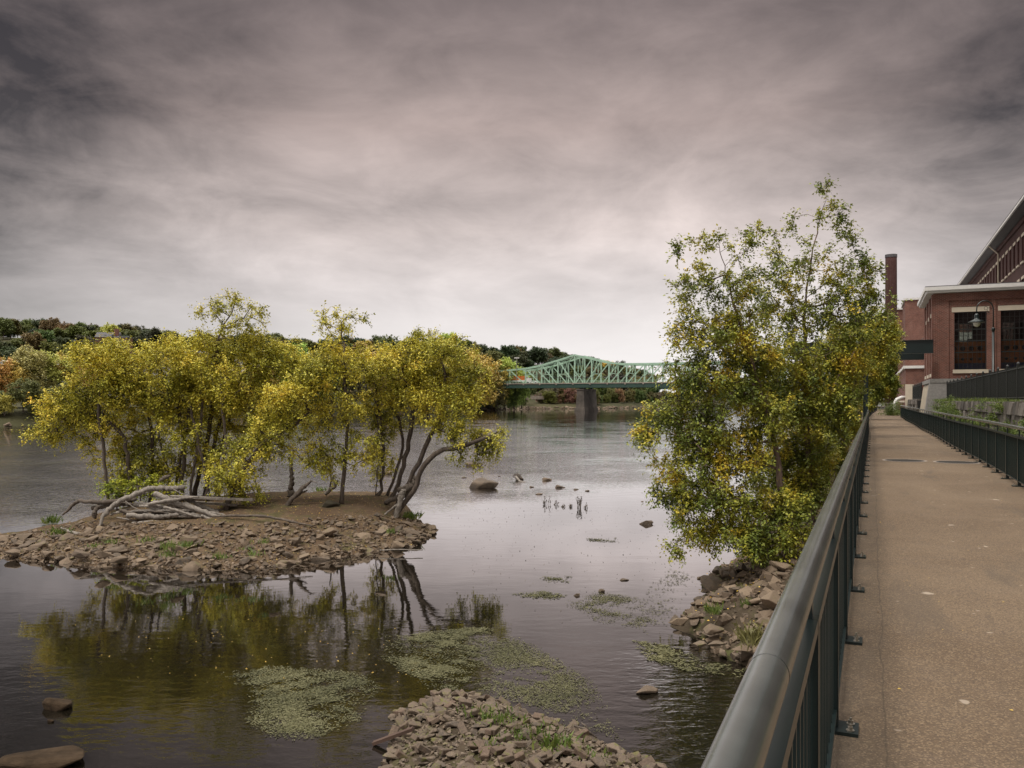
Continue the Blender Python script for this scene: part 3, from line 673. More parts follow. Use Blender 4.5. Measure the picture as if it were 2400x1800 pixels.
m = MB(); m.tube([(0, 0, cx[2] - ZP + .2 - 0.5), (0, 0, cx[2] - ZP + .3)], 1.16, 28); m.build('cap', M['slate'], ch)
pw = thing('vent_pipe', 'white curved vent pipe standing by the far end of the walkway', 'pipe', W(122, 2.9, ZP - .1)); o = W(122, 2.9, ZP - .1)
m = MB(); c = o; m.tube([c + np.append(NV * 0, 0), c + np.array([0, 0, 1.2]), c + np.array([.3, 0, 1.75]), c + np.array([.9, 0, 2.0]), c + np.array([1.5, 0, 2.0])], .24, 12); m.build('pipe', M['white'], pw, True, o)
gt = thing('cross_fence', 'low grey metal fence crossing the far end of the walkway', 'fence', W(150, -1, ZP)); o = W(150, -1, ZP)
m = MB()
for z in (.15, .6, 1.05): m.bar(W(150, -1, ZP + z), W(150, 7, ZP + z), .07)
m.build('fence_rail', M['granite'], gt, False, o); m = MB()
for t in np.arange(-1, 7.1, .5): m.bar(W(150, t, ZP), W(150, t, ZP + 1.1), .05)
m.build('fence_post', M['granite'], gt, False, o)
stone_wall('stone_wall', 'low grey stone wall at the far end of the walkway', 153, 155, -4, 8, ZP - .4, ZP + .5, 2)
# --- green post by the railing
p0 = W(45.6, -.14, 1.8)
pst = thing('steel_post', 'tall dark green steel upright standing beside the river side railing', 'post', p0, rz=-TA)
m = MB(); m.box(-.10, .10, -.012, .012, 0, 5.0); m.build('web', M['green_paint'], pst); m = MB(); m.box(-.115, -.101, -.08, .08, 0, 5.02); m.box(.101, .115, -.08, .08, 0, 5.02); m.build('flange', M['green_paint'], pst)
# --- gooseneck lamps
def lamp(label, Y, px, top_px, k=1.0):
    ax = P(px, 900, Y)[0]; base = np.array([ax, Y, 5.40]); r = thing('street_lamp', label, 'street lamp', base, 'gooseneck street lamps')
    zt = H + (HY - top_px) * Y / F - 5.40; R = .47
    m = MB(); m.tube([(0, 0, 0), (0, 0, .7), (0, 0, .75), (0, 0, zt - 1.7)], [.12, .11, .075, .062], 12); m.build('pole', M['green_paint'], r, True)
    m = MB(); m.tube([(0, 0, zt - 1.72), (0, 0, zt - 1.55), (0, 0, zt - 1.5)], [.085, .10, .03], 12)
    a = np.linspace(0, np.pi, 18); pts = [(0, 0, zt - 1.6), (0, 0, zt - R - .05)] + [(-R + R * math.cos(q), 0, zt - R + R * math.sin(q)) for q in a] + [(-2 * R, 0, zt - R - .25)]
    m.tube(pts, .032, 10); m.build('arm', M['green_paint'], r, True)
    m = MB()
    for (x, z, rr) in ((-.22, -.52, .13), (-.42, -.42, .10), (-.30, -.72, .07)):
        m.tube([(x + rr * math.cos(q), 0, zt + z + rr * math.sin(q)) for q in np.linspace(0, 5.2, 16)], .012, 6)
    m.build('scroll', M['green_paint'], r, True)
    h = zt - R - .25; m = MB(); m.tube([(-2 * R, 0, h), (-2 * R, 0, h - .05), (-2 * R, 0, h - .12), (-2 * R, 0, h - .26), (-2 * R, 0, h - .34), (-2 * R, 0, h - .47), (-2 * R, 0, h - .50)], [.05, .10, .13, .11, .16, .42, .43], 24)
    m.build('lamp_shade', M['green_paint'], r, True)
    m = MB(); m.tube([(-2 * R, 0, h - .49), (-2 * R, 0, h - .60), (-2 * R, 0, h - .70), (-2 * R, 0, h - .76)], [.19, .19, .14, .04], 16); m.build('globe', M['bulb'], r, True)
lamp('dark green gooseneck street lamp in front of the brick annex window', 47, 2328, 705)
lamp('distant gooseneck street lamp whose arm shows just beyond the annex corner', 105, 2176, 792)
# ================================================================== green truss bridge
TB = math.radians(25); bo_ = P(1347, 930, 427); br = thing('truss_bridge', 'light green steel truss road bridge crossing the river on a stone pier', 'bridge', (bo_[0], bo_[1], 0), rz=-TB)
PL = 9.25; WD = 15.0
tops = {0: 15.2, 1: 12.9, 2: 10.7, 3: 10.1, 4: 10.0, 5: 10.0, 6: 10.0, 7: 10.0, 8: 10.2, 9: 10.8, 10: 12.9, 11: 15.2, 12: 12.8, 13: 10.4, 14: 9, -1: 12.6, -2: 10.2, -3: 8.6, -4: 7.9, -5: 7.5, -6: 7.2, -7: 7.0}
ZD = 13.6; K0, K1 = -5, 14
T = lambda k, w: np.array([k * PL, w, ZD + tops[k]]); B = lambda k, w: np.array([k * PL, w, ZD])
for w, lab in ((0, 'near'), (WD, 'far')):
    m = MB()
    for k in range(K0, K1): m.bar(T(k, w), T(k + 1, w), .78, .85)
    m.build('top_chord', M['bridge_green'], br); m = MB(); m.bar(B(K0, w), B(K1, w), .6, .9); m.build('bottom_chord', M['bridge_green'], br)
    for k in range(K0, K1 + 1): m = MB(); m.bar(B(k, w), T(k, w), .70, .55, up=(1, 0, 0)); m.build('upright', M['bridge_green'], br)
    for k in range(K0, K1):
        m = MB(); left = k < 0 or 5 <= k < 11
        a, b = (T(k, w), B(k + 1, w)) if left else (B(k, w), T(k + 1, w))
        m.bar(a, b, .5, .45)
        mid = (a + b) / 2
        if abs(k) < 4 or 8 < k < 13: m.bar(mid, B(k, w) * .5 + B(k + 1, w) * .5 if 0 else np.array([mid[0], w, ZD + .2]), .22)
        m.build('diagonal', M['bridge_green'], br)
for k in range(K0, K1 + 1):
    m = MB(); h = T(k, 0)[2]
    cl = min(5.6, h - ZD - 1.2); pts = [np.array([k * PL, WD * (.5 - .5 * math.cos(q)), ZD + cl - 2.6 + 2.6 * math.sin(q)]) for q in np.linspace(0, np.pi, 13)]
    for i in range(12): m.bar(pts[i], pts[i + 1], .3, .3, up=(1, 0, 0))
    m.bar((k * PL, 0, h), (k * PL, WD, h), .35)
    nb = 6
    for j in range(nb):
        a0, a1 = WD * j / nb, WD * (j + 1) / nb; zl = ZD + cl + .15
        m.bar((k * PL, a0, h if j % 2 else zl), (k * PL, a1, zl if j % 2 else h), .2)
    m.bar((k * PL, 0, ZD + cl + .1), (k * PL, WD, ZD + cl + .1), .25)
    m.build('sway_brace', M['bridge_green'], br)
m = MB()
for k in range(K0, K1):
    m.bar(T(k, 0), T(k + 1, WD), .28); m.bar(T(k, WD), T(k + 1, 0), .28)
m.build('top_lateral', M['bridge_green'], br)
m = MB(); X0, X1 = -130, K1 * PL + 60
m.box(X0, X1, -2.6, WD + 1.5, ZD + .35, ZD + .78); m.build('deck', M['concrete'], br)
m = MB(); m.box(X0, X1, -2.3, -1.9, ZD - 1.6, ZD + .345); m.box(X0, X1, 3, 3.4, ZD - 1.6, ZD + .345); m.box(X0, X1, WD - .3, WD + .1, ZD - 1.6, ZD + .345)
m.box(X0, X1, -2.6, -1.6, ZD - 1.7, ZD - 1.605)
for k in range(K0 * 2, K1 * 2): m.box(k * PL / 2 - .15, k * PL / 2 + .15, -1.89, WD - .31, ZD - 1.3, ZD + .34)
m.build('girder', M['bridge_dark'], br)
m = MB()
for x in np.arange(X0, X1, 1.55): m.box(x - .05, x + .05, -2.55, -2.45, ZD + .79, ZD + 2.05)
for z in (1.0, 1.4, 1.75, 2.1): m.box(X0, X1, -2.56, -2.44, ZD + z - .07, ZD + z)
m.build('parapet', M['bridge_green'], br)
m = MB()
for k in range(K0 * 1, K1): m.box(k * PL - .35, k * PL + .35, -2.75, -2.605, ZD - .2, ZD + .8)
m.build('deck_bracket', M['concrete'], br)
m = MB(); m.tube([(-7 * PL, -2.2, ZD + 3.6), (K1 * PL, -2.2, ZD + 3.6)], .09, 6); m.build('cable', M['slate'], br)
for kx, lab in ((.42, 'a'), (11.4, 'b')):
    m = MB(); x = kx * PL
    def ring(z, a, b): return [(x - a, -b * .0 - 2.5 - (b), z), (x + a, -2.5 - b, z), (x + a + .0, WD + 2 + b, z), (x - a, WD + 2 + b, z)]
    R_ = [ring(-1.1, 2.9, .9), ring(1.6, 2.75, .75), ring(1.65, 2.3, .3), ring(10.6, 1.75, -.1), ring(10.65, 2.0, .2), ring(11.3, 2.0, .2)]
    V = [p for q in R_ for p in q]; Fc = []
    for i in range(len(R_) - 1):
        for j in range(4): Fc.append((i * 4 + j, i * 4 + (j + 1) % 4, i * 4 + 4 + (j + 1) % 4, i * 4 + 4 + j))
    Fc.append((20, 21, 22, 23)); m.add(V, Fc); m.build('pier', M['pier'], br)
    for w in (0, WD):
        m = MB(); m.add([(x - .9, w - .7, 11.3), (x + .9, w - .7, 11.3), (x + .9, w + .7, 11.3), (x - .9, w + .7, 11.3), (x - .3, w - .4, 11.99), (x + .3, w - .4, 11.99), (x + .3, w + .4, 11.99), (x - .3, w + .4, 11.99)], [(0, 3, 2, 1), (4, 5, 6, 7), (0, 1, 5, 4), (1, 2, 6, 5), (2, 3, 7, 6), (3, 0, 4, 7)])
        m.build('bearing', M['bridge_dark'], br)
# --- farther girder bridge
fb = P(1510, 920, 1150); fr = thing('girder_bridge', 'far low green girder bridge on a stone pier seen under the truss bridge', 'bridge', (fb[0], fb[1], 0), rz=math.radians(4))
za = H + (HY - 905) * 1150 / F
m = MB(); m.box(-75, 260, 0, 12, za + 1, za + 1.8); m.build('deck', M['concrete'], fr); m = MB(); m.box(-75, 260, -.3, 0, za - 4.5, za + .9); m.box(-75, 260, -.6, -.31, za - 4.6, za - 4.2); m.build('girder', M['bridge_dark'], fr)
m = MB(); 
for x in (0, 95, 190): m.add([(x - 4.5, -2, -1.1), (x + 4.5, -2, -1.1), (x + 4.5, 14, -1.1), (x - 4.5, 14, -1.1), (x - 3, 0, za - 4.7), (x + 3, 0, za - 4.7), (x + 3, 12, za - 4.7), (x - 3, 12, za - 4.7)], [(0, 1, 5, 4), (1, 2, 6, 5), (2, 3, 7, 6), (3, 0, 4, 7), (4, 5, 6, 7)])
m.build('pier', M['pier'], fr)
# --- vehicles
def car(label, loc, rz, mat, van=False, group=None):
    r = thing('parked_car' if group else 'car', label, 'car', loc, group, rz)
    prof = [(-2.2, .35), (2.2, .35), (2.25, .75), (1.95, .95), (1.1, 1.02), (.45, 1.45), (-1.1, 1.48), (-1.85, 1.02), (-2.2, .95)] if not van else [(-2.4, .35), (2.4, .35), (2.45, .9), (2.1, 1.15), (1.5, 2.0), (-2.35, 2.05), (-2.45, 1.0)]
    m = MB(); n = len(prof); V = [(x, -.85, z) for x, z in prof] + [(x, .85, z) for x, z in prof]
    m.add(V, [tuple(range(n)), tuple(range(2 * n - 1, n - 1, -1))] + [(i, i + n, (i + 1) % n + n, (i + 1) % n) for i in range(n)]); m.build('body', mat, r)
    m = MB(); m.add([(1.0, -.86, 1.03), (.42, -.86, 1.38), (-1.05, -.86, 1.40), (-1.6, -.86, 1.03)], [(0, 1, 2, 3)]); m.add([(1.0, .86, 1.03), (.42, .86, 1.38), (-1.05, .86, 1.40), (-1.6, .86, 1.03)], [(3, 2, 1, 0)]); m.build('side_window', M['pane_dark'], r)
    for x in (-1.35, 1.4):
        for y in (-.8, .8):
            m = MB(); m.tube([(x, y - .1, .33), (x, y + .1, .33)], .33, 14); m.build('wheel', M['rubber'], r)
def bp(k, w): c, s = math.cos(-TB), math.sin(-TB); x, y = k * PL, w; return (bo_[0] + c * x - s * y, bo_[1] + s * x + c * y, ZD + .79)
car('white car driving across the green truss bridge', bp(-2.55, 1.3), -TB, M['carwhite'])
tr = thing('truck', 'orange and white box truck on the left end of the green bridge', 'truck', bp(-3.6, 6), rz=-TB)
m = MB(); m.box(-6, 3.2, -1.25, 1.25, 1.9, 4.1); m.build('cargo_box', M['orange'], tr); m = MB(); m.box(-6, 3.2, -1.26, 1.26, 1.0, 1.89); m.box(3.6, 5.8, -1.2, 1.2, .7, 3.0); m.build('cab', M['carwhite'], tr)
for x in (-4.5, -2.8, 4.6):
    for y in (-1.1, 1.1): m = MB(); m.tube([(x, y - .15, .5), (x, y + .15, .5)], .5, 14); m.build('wheel', M['rubber'], tr)
for px, Y, mt, lb, vn in ((1238, 545, 'carwhite', 'white van parked on the far bank beneath the green bridge', True), (1249, 548, 'blue', 'blue car parked on the far bank beneath the green bridge', False), (1228, 560, 'carwhite', 'white car parked behind the bushes under the bridge end', False)):
    q = P(px, 911, Y); car(lb, (q[0], Y, q[2] - .9), .5, M[mt], vn, 'vehicles parked on the far bank')
# retaining walls / road edge on the far bank
q0, q1 = P(1225, 930, 530), P(1262, 925, 540)
m = MB(); m.bar(np.array([q0[0], 530, 7.2]), np.array([q1[0] + 4, 538, 7.2]), .8, 2.2); tag(m.build('abutment_wall', M['concrete'], org=(q0[0], 530, 7.2)), 'pale concrete wall on the far bank under the bridge', 'wall')
# street light at the bridge head
ls = P(1211, 850, 440); r = thing('light_pole', 'grey street light rising behind the left end of the bridge', 'street light', (ls[0], 440, 12)); hz = H + (HY - 840) * 440 / F - 12
m = MB(); m.tube([(0, 0, 0), (0, 0, hz)], [.2, .12], 8); m.build('pole', M['granite'], r); m = MB(); m.box(-1.3, 1.3, -.2, .2, hz, hz + .5); m.build('light_head', M['white'], r)
# --- houses and sheds on the far bank
def house(name, label, px, pyb, Y, w, d, h, wall, roofm, roofh=2.5, rz=.2, chim=False):
    q = P(px, pyb, Y); r = thing(name, label, 'building', (q[0], Y, q[2]), rz=rz)
    m = MB(); m.box(-w / 2, w / 2, 0, d, -4, h); m.build('wall', wall, r)
    m = MB(); e = .4; m.add([(-w / 2 - e, -e, h), (w / 2 + e, -e, h), (w / 2 + e, d + e, h), (-w / 2 - e, d + e, h), (-w / 2 - e, d / 2, h + roofh), (w / 2 + e, d / 2, h + roofh)], [(0, 1, 5, 4), (2, 3, 4, 5), (0, 4, 3), (1, 2, 5), (0, 3, 2, 1)]); rf = m.build('roof', roofm, r)
    if chim: m = MB(); m.box(w * .3, w * .3 + 3, 1, 4, h, h + roofh + 2.5); m.build('chimney', M['brick'], rf)
    m0 = None
    for i in range(int(w / 3)):
        for z in np.arange(1.2, h - 1.5, 3):
            m = MB(); m.box(-w / 2 + 1 + i * 3, -w / 2 + 2.3 + i * 3, -.06, -.003, z, z + 1.5); m.build('window', M['pane_dark'], r)
house('brick_house', 'grey roofed brick house with square chimney among the hill trees', 250, 812, 620, 16, 12, 7, M['brick'], M['slate'], 4, .2, True)
house('brick_house', 'flat brick house beside the chimneyed one on the wooded hill', 283, 815, 600, 9, 8, 7.5, M['brick'], M['slate'], .8, -.1)
house('warehouse', 'long white flat warehouse behind the left bank trees', 30, 905, 300, 62, 20, 9.0, M['white'], M['white'], .8, -.05)
house('warehouse', 'pale low warehouse showing through the island tree crowns', 640, 880, 470, 46, 20, 8, M['white'], M['slate'], 1.5, .1)
house('warehouse', 'small white shed on the far bank behind the middle of the island', 395, 895, 420, 22, 12, 6, M['white'], M['slate'], 1.5, .1)
#%%PART3
# ================================================================== trees
def leaves_mesh(pos, axis, size, rng, wid=.62, flat=.5):
    n = len(pos); size = size * rng.uniform(.65, 1.25, (n, 1))
    ax = axis / np.maximum(np.linalg.norm(axis, axis=1, keepdims=True), 1e-9)
    nr = rng.normal(size=(n, 3)); nr[:, 2] = np.abs(nr[:, 2]) * 1.2 + flat
    sd = np.cross(ax, nr); sd /= np.maximum(np.linalg.norm(sd, axis=1, keepdims=True), 1e-9)
    fold = np.cross(sd, ax) * size * .10
    a = pos; b = pos + ax * size * .42 + sd * size * wid / 2 + fold; c = pos + ax * size; d = pos + ax * size * .42 - sd * size * wid / 2 + fold
    V = np.stack([a, b, c, d], 1).reshape(-1, 3); Fc = np.arange(4 * n).reshape(n, 4); return V, Fc
def grow_tree(name, label, cat, group, trunks, blobs, leafm, barkm, leaf=.10, seed=1, twigs=8, per=10, clr=.45, tipr=.010, twl=.5, droop=.25, loc=None, minseg=.35, bare=0, parts=True, dens=1.0, wid=.62, sides=7):
    """trunks: [(points(world), base radius)], blobs: [(centre, (rx,ry,rz), n)]"""
    rng = np.random.default_rng(seed)
    pos = []; par = []; root_r = {}
    for pts, r0 in trunks:
        pts = np.array(pts, float); L = np.linalg.norm(np.diff(pts, axis=0), axis=1).sum(); n = max(4, int(L / minseg))
        sp = spline(pts, n); sp[1:-1] += rng.normal(size=(n - 2, 3)) * minseg * .08
        start = len(pos)
        if start and np.linalg.norm(np.array(pos) - sp[0], axis=1).min() < minseg * .9: p = int(np.linalg.norm(np.array(pos) - sp[0], axis=1).argmin()); sp = sp[1:]
        else: p = -1; root_r[start] = r0
        for q in sp: pos.append(q); par.append(p); p = len(pos) - 1
    pos = np.array(pos); ntr = len(pos); base = pos[0].copy()
    P_ = np.zeros((60000, 3)); P_[:ntr] = pos; par = par[:]; cnt = ntr
    cl = []
    for c, r, n in blobs:
        n = int(n * dens)
        u = rng.normal(size=(n, 3)); u /= np.linalg.norm(u, axis=1, keepdims=True); rad = rng.uniform(0, 1, (n, 1)) ** .42
        lump = 1 + .22 * np.sin(u[:, :1] * 5 + seed) * np.cos(u[:, 2:] * 4 + seed * 2)
        cl.append(np.array(c) + u * rad * lump * np.array(r))
    cl = np.concatenate(cl)
    dmin = np.array([np.linalg.norm(P_[:ntr] - c, axis=1).min() for c in cl]); cl = cl[np.argsort(dmin)]
    tips = []
    for c in cl:
        d = P_[:cnt] - c; dist = np.linalg.norm(d, axis=1)
        cost = dist + .55 * np.maximum(d[:, 2], 0) + (.25 * dist[:] * (np.arange(cnt) < 3))
        j = int(cost.argmin()); a = P_[j].copy(); L = dist[j]
        k = max(1, int(L / minseg)); ctrl = (a + c) / 2 + np.array([0, 0, L * .18]) + rng.normal(size=3) * L * .07
        p = j
        for i in range(1, k + 1):
            t = i / k; P_[cnt] = a * (1 - t) ** 2 + 2 * ctrl * t * (1 - t) + c * t * t; par.append(p); p = cnt; cnt += 1
        tips.append(p)
    P_ = P_[:cnt]
    w = np.zeros(cnt)
    for t in tips: w[t] += 1
    w = np.maximum(w, .3 * 0 + .0)
    for i in range(cnt - 1, -1, -1):
        if par[i] >= 0: w[par[i]] += max(w[i], .0)
    roots = {}
    rt = np.zeros(cnt, int)
    for i in range(cnt): rt[i] = i if par[i] < 0 else rt[par[i]]
    R = np.zeros(cnt)
    for i in range(cnt):
        r0 = root_r.get(int(rt[i]), .1); R[i] = max(tipr, r0 * (max(w[i], .5) / max(w[rt[i]], 1)) ** .46)
    hgt = {k: None for k in root_r}
    for k, (pts, r0) in zip(list(root_r), [t for t in trunks][:len(root_r)]): R[k] = r0 * 1.35
    # chains
    ch = [[] for _ in range(cnt)]
    for i in range(cnt):
        if par[i] >= 0: ch[par[i]].append(i)
    V = []; Fc = []; nb = 0; st = [(k, -1) for k in root_r]
    while st:
        i, pr = st.pop(); c = [] if pr < 0 else [pr]; c.append(i)
        while ch[i]:
            o = sorted(ch[i], key=lambda q: -w[q]); 
            for q in o[1:]: st.append((q, i))
            i = o[0]; c.append(i)
        rr = R[c].copy()
        if pr >= 0: rr[0] = rr[1]
        sd_ = sides if rr.max() > .05 else (5 if rr.max() > .02 else 3)
        pts = P_[c]
        if len(pts) < 2: continue
        v, f = tube(pts, list(rr), sd_, .06 if rr.max() > .04 else 0)
        V.append(v); Fc += [tuple(q + nb for q in ff) for ff in f]; nb += len(v)
    # twigs + leaves
    T = P_[tips]; LP = []; LA = []
    cen = np.mean([b[0] for b in blobs], axis=0)
    kn = T if bare == 0 else T[rng.uniform(size=len(T)) > bare]
    m = len(kn)
    for q in range(twigs):
        d = rng.normal(size=(m, 3)) + (kn - cen) / np.maximum(np.linalg.norm(kn - cen, axis=1, keepdims=True), .1) * .5; d /= np.linalg.norm(d, axis=1, keepdims=True)
        ln = twl * rng.uniform(.45, 1.15, (m, 1)); end = kn + d * ln - np.array([0, 0, 1]) * droop * ln
        v = []
        s1 = np.cross(d, [0.3, .2, .9]); s1 /= np.linalg.norm(s1, axis=1, keepdims=True); s2 = np.cross(d, s1)
        a0 = kn + s1 * tipr * .7; a1 = kn - s1 * .35 * tipr + s2 * .6 * tipr; a2 = kn - s1 * .35 * tipr - s2 * .6 * tipr
        V.append(np.stack([a0, a1, a2, end], 1).reshape(-1, 3))
        Fc += [(nb + 4 * i + x, nb + 4 * i + y, nb + 4 * i + 3) for i in range(m) for x, y in ((0, 1), (1, 2), (2, 0))]; nb += 4 * m
        for j in range(per):
            t = (j + rng.uniform(.1, .9, (m, 1))) / per
            LP.append(kn + (end - kn) * t + rng.normal(size=(m, 3)) * leaf * .45); LA.append(d * .6 + rng.normal(size=(m, 3)) * [.7, .7, .4] + np.array([0, 0, -.35]))
    V = np.concatenate(V); LP = np.concatenate(LP); LA = np.concatenate(LA)
    lv, lf = leaves_mesh(LP, LA, leaf, rng, wid, 1.1)
    o = thing(name, label, cat, base, group)
    mk('trunk', V, Fc, barkm, o, True, base); mk('crown', lv, lf, leafm, o, False, base)
    return o
def PD(l, Y, dy=0): return [P(a, b, Y + (dy * i / max(1, len(l) - 1))) for i, (a, b) in enumerate(l)]
def gtrunk(l, Y, dy=0.0, ground=None):
    """trunk polyline whose first point is put on the ground"""
    p = PD(l, Y, dy); g = ground(np.array(p[0][0]), np.array(p[0][1])); p[0][2] = float(g) - .12
    return p
isl = lambda x, y: island_z(x, y)
GI = 'small birches and willows growing on the rocky island'
def itree(label, trunks, blobs, Y, seed, dens=1.0, leafm='isl_leaf', name='birch_tree', **kw):
    rng = random.Random(seed)
    B = []
    for b in blobs:
        a, c, rx, ry = b[:4]; dd = b[4] if len(b) > 4 else 0; d2 = b[5] if len(b) > 5 else 1.0
        rxm, rym = rx * Y / F, ry * Y / F
        B.append((P(a, c, Y + dd + rng.uniform(-.7, .7)), (rxm, max(.7, min(1.5, rxm)), rym), max(3, 50 * rxm * rym * d2)))
    return grow_tree(name, label, 'tree', GI, trunks, B, M[leafm], M['bark'], seed=seed, dens=dens, **kw)
itree('leftmost slender yellow-green tree on the island with a straight thin trunk', [(gtrunk([(255, 1168), (245, 1080), (237, 1000), (232, 900), (222, 820), (210, 785)], 34.6, 0, isl), 0.066)],
      [(215, 850, 62, 62), (262, 905, 50, 60), (185, 930, 60, 55)], 34.6, 11)
itree('island tree with a long limb reaching left over the water', [(gtrunk([(305, 1158), (300, 1080), (287, 1022), (250, 985), (190, 965), (130, 985)], 35, 0, isl), 0.079)],
      [(110, 1005, 48, 42, 0, .8), (165, 960, 62, 50, 0, .8), (205, 1010, 45, 35, 0, .6), (290, 900, 60, 60, .5), (125, 950, 35, 30, 0, .7)], 35, 12)
itree('short-trunked tree with a rounded crown at the left of the island', [(gtrunk([(350, 1155), (357, 1060), (345, 960), (318, 860)], 36, 0, isl), 0.079)],
      [(300, 850, 78, 58), (340, 935, 70, 62), (255, 860, 55, 55), (330, 1030, 66, 50, 0, .9), (260, 985, 66, 46, 0, .9), (250, 1060, 50, 36, 0, .5), (340, 1085, 50, 36, 0, .5)], 36, 13)
itree('dark forked tree left of the middle of the island', [(gtrunk([(425, 1155), (432, 1060), (418, 960), (385, 880), (350, 845)], 35.5, 0, isl), 0.092)],
      [(400, 845, 80, 58), (390, 930, 72, 58), (300, 1112, 58, 42, 0, .9), (375, 1085, 50, 40, 0, .8), (440, 900, 50, 60), (420, 1010, 66, 48, 0, .9), (470, 1070, 55, 40, 0, .5), (420, 1100, 44, 30, 0, .5)], 35.5, 14)
itree('tall tree in the middle of the island with a thin airy top above the others', [(gtrunk([(455, 1165), (478, 1065), (498, 960), (505, 870), (512, 790), (545, 730)], 36.5, 0, isl), 0.099)],
      [(500, 815, 78, 50), (560, 762, 50, 28, 0, .5), (500, 722, 36, 30, 0, .45), (560, 712, 46, 26, 0, .4), (612, 728, 30, 16, 0, .4), (480, 900, 72, 60), (535, 735, 60, 26, 0, .3)], 36.5, 15, droop=.05)
itree('slim tree leaning right beside the tall airy-topped tree', [(gtrunk([(478, 1160), (500, 1050), (528, 955), (575, 870)], 37, 0, isl), 0.079)],
      [(585, 850, 78, 55), (570, 930, 72, 55), (600, 800, 50, 35)], 37, 16)
itree('two stemmed tree behind the driftwood pile', [(gtrunk([(505, 1160), (516, 1065), (545, 965), (615, 880)], 37.5, 0, isl), 0.079), (gtrunk([(492, 1158), (480, 1060), (450, 960), (440, 880)], 37.3, 0, isl), 0.066)],
      [(645, 845, 78, 52), (640, 985, 66, 44), (655, 925, 72, 52), (500, 985, 66, 48, 0, .9), (590, 1000, 60, 44, 0, .8), (530, 1060, 50, 40, 0, .6), (445, 840, 62, 52), (700, 850, 50, 50)], 37.5, 17, 1.0)
itree('thick dark trunk leaning right over the planks with low leaves hanging over them', [(gtrunk([(530, 1207), (546, 1150), (575, 1095), (622, 1035), (680, 1003), (725, 965)], 32.8, 1.0, isl), 0.112)],
      [(560, 1095, 66, 52, 0, .9), (590, 1030, 66, 48, 0, .9), (640, 1060, 40, 36, 0, .6), (520, 1130, 40, 36, 0, .5), (585, 1145, 46, 34, 0, .6), (555, 1160, 40, 24, 0, .4), (690, 930, 76, 56), (730, 880, 66, 50), (640, 985, 56, 40)], 33.5, 18, 1.0)
itree('straight trunked tree with orange-tinged leaves and a sparse top', [(gtrunk([(800, 1185), (808, 1085), (813, 1000), (810, 900), (806, 820), (800, 755)], 34, 0, isl), 0.086)],
      [(800, 850, 76, 56), (730, 990, 60, 40, 0, .7), (770, 1060, 56, 42, 0, .7), (850, 1045, 50, 45, 0, .7), (806, 950, 56, 40), (790, 760, 44, 30, 0, .7), (850, 742, 34, 18, 0, .5), (766, 735, 20, 14, 0, .6), (745, 1100, 42, 30, 0, .5), (720, 1055, 40, 30, 0, .5)], 34, 19, droop=.1)
itree('twin stemmed tree growing just right of the straight orange-tinged one', [(gtrunk([(880, 1168), (886, 1080), (884, 1000), (876, 900)], 36, 0, isl), 0.073), (gtrunk([(893, 1170), (899, 1085), (893, 1000), (880, 900)], 36.2, 0, isl), 0.059)],
      [(880, 850, 66, 50), (890, 950, 54, 50), (895, 1060, 38, 60, 0, .6), (900, 1000, 40, 40, 0, .8)], 36, 20)
itree('dark double trunk curving up near the right end of the island', [(gtrunk([(915, 1172), (942, 1105), (958, 1040), (966, 960), (948, 880), (940, 830)], 36, 0, isl), 0.099), (gtrunk([(905, 1168), (925, 1110), (945, 1050), (935, 980)], 36.4, 0, isl), 0.066)],
      [(950, 850, 72, 55), (935, 915, 62, 48), (1000, 815, 60, 40), (985, 900, 60, 55)], 36, 21)
itree('arching tree with the rounded pale crown farthest right on the island', [(gtrunk([(925, 1175), (968, 1110), (1000, 1045), (1030, 975), (1042, 900), (1030, 830)], 35.2, 0, isl), 0.099)],
      [(1045, 870, 82, 60), (1075, 930, 62, 42), (1050, 815, 56, 34), (1105, 895, 36, 50), (1000, 930, 56, 36), (1030, 975, 60, 26, 0, .7)], 35.2, 22)
itree('lowest tree, its limb stretching right over the water from the island tip', [(gtrunk([(922, 1182), (968, 1152), (988, 1100), (1022, 1066), (1085, 1044), (1150, 1022)], 34.5, -.6, isl), 0.106)],
      [(1110, 1020, 62, 34, 0, .85), (1060, 1010, 50, 30, 0, .7), (1150, 1050, 40, 30, 0, .9), (1175, 1025, 20, 22, 0, .8), (1075, 1065, 40, 26, 0, .4)], 34.2, 23, droop=.35)
itree('bushy low growth at the foot of the leftmost island trees', [(gtrunk([(330, 1172), (325, 1150), (320, 1125)], 34.2, 0, isl), 0.026), (gtrunk([(275, 1172), (270, 1150), (268, 1130)], 34.2, 0, isl), 0.026)],
      [(285, 1140, 42, 28, 0, 1.1), (345, 1135, 34, 26, 0, 1.0), (395, 1145, 30, 22, 0, 1.0)], 34.2, 24, 1.0, 'isl_leaf_green', name='shrub')
itree('thin dark stem rising left of the leaning trunk behind the pile', [(gtrunk([(415, 1165), (420, 1080), (440, 1000), (450, 900)], 35.8, 0, isl), .06), (gtrunk([(445, 1168), (452, 1100), (470, 1010), (480, 900)], 35.2, 0, isl), .055)], [(450, 890, 50, 46, 0, .7), (430, 1075, 40, 34, 0, .4)], 35.5, 25)
itree('thin crossing stems just right of the thin dark stem', [(gtrunk([(490, 1172), (478, 1100), (462, 1020), (440, 930)], 34.8, 0, isl), .055), (gtrunk([(512, 1170), (520, 1100), (528, 1030), (520, 940)], 34.9, 0, isl), .06), (gtrunk([(400, 1165), (392, 1100), (372, 1020), (368, 940)], 35.9, 0, isl), .05)], [(520, 920, 50, 46, 0, .7), (370, 930, 40, 46, 0, .6)], 35, 26)
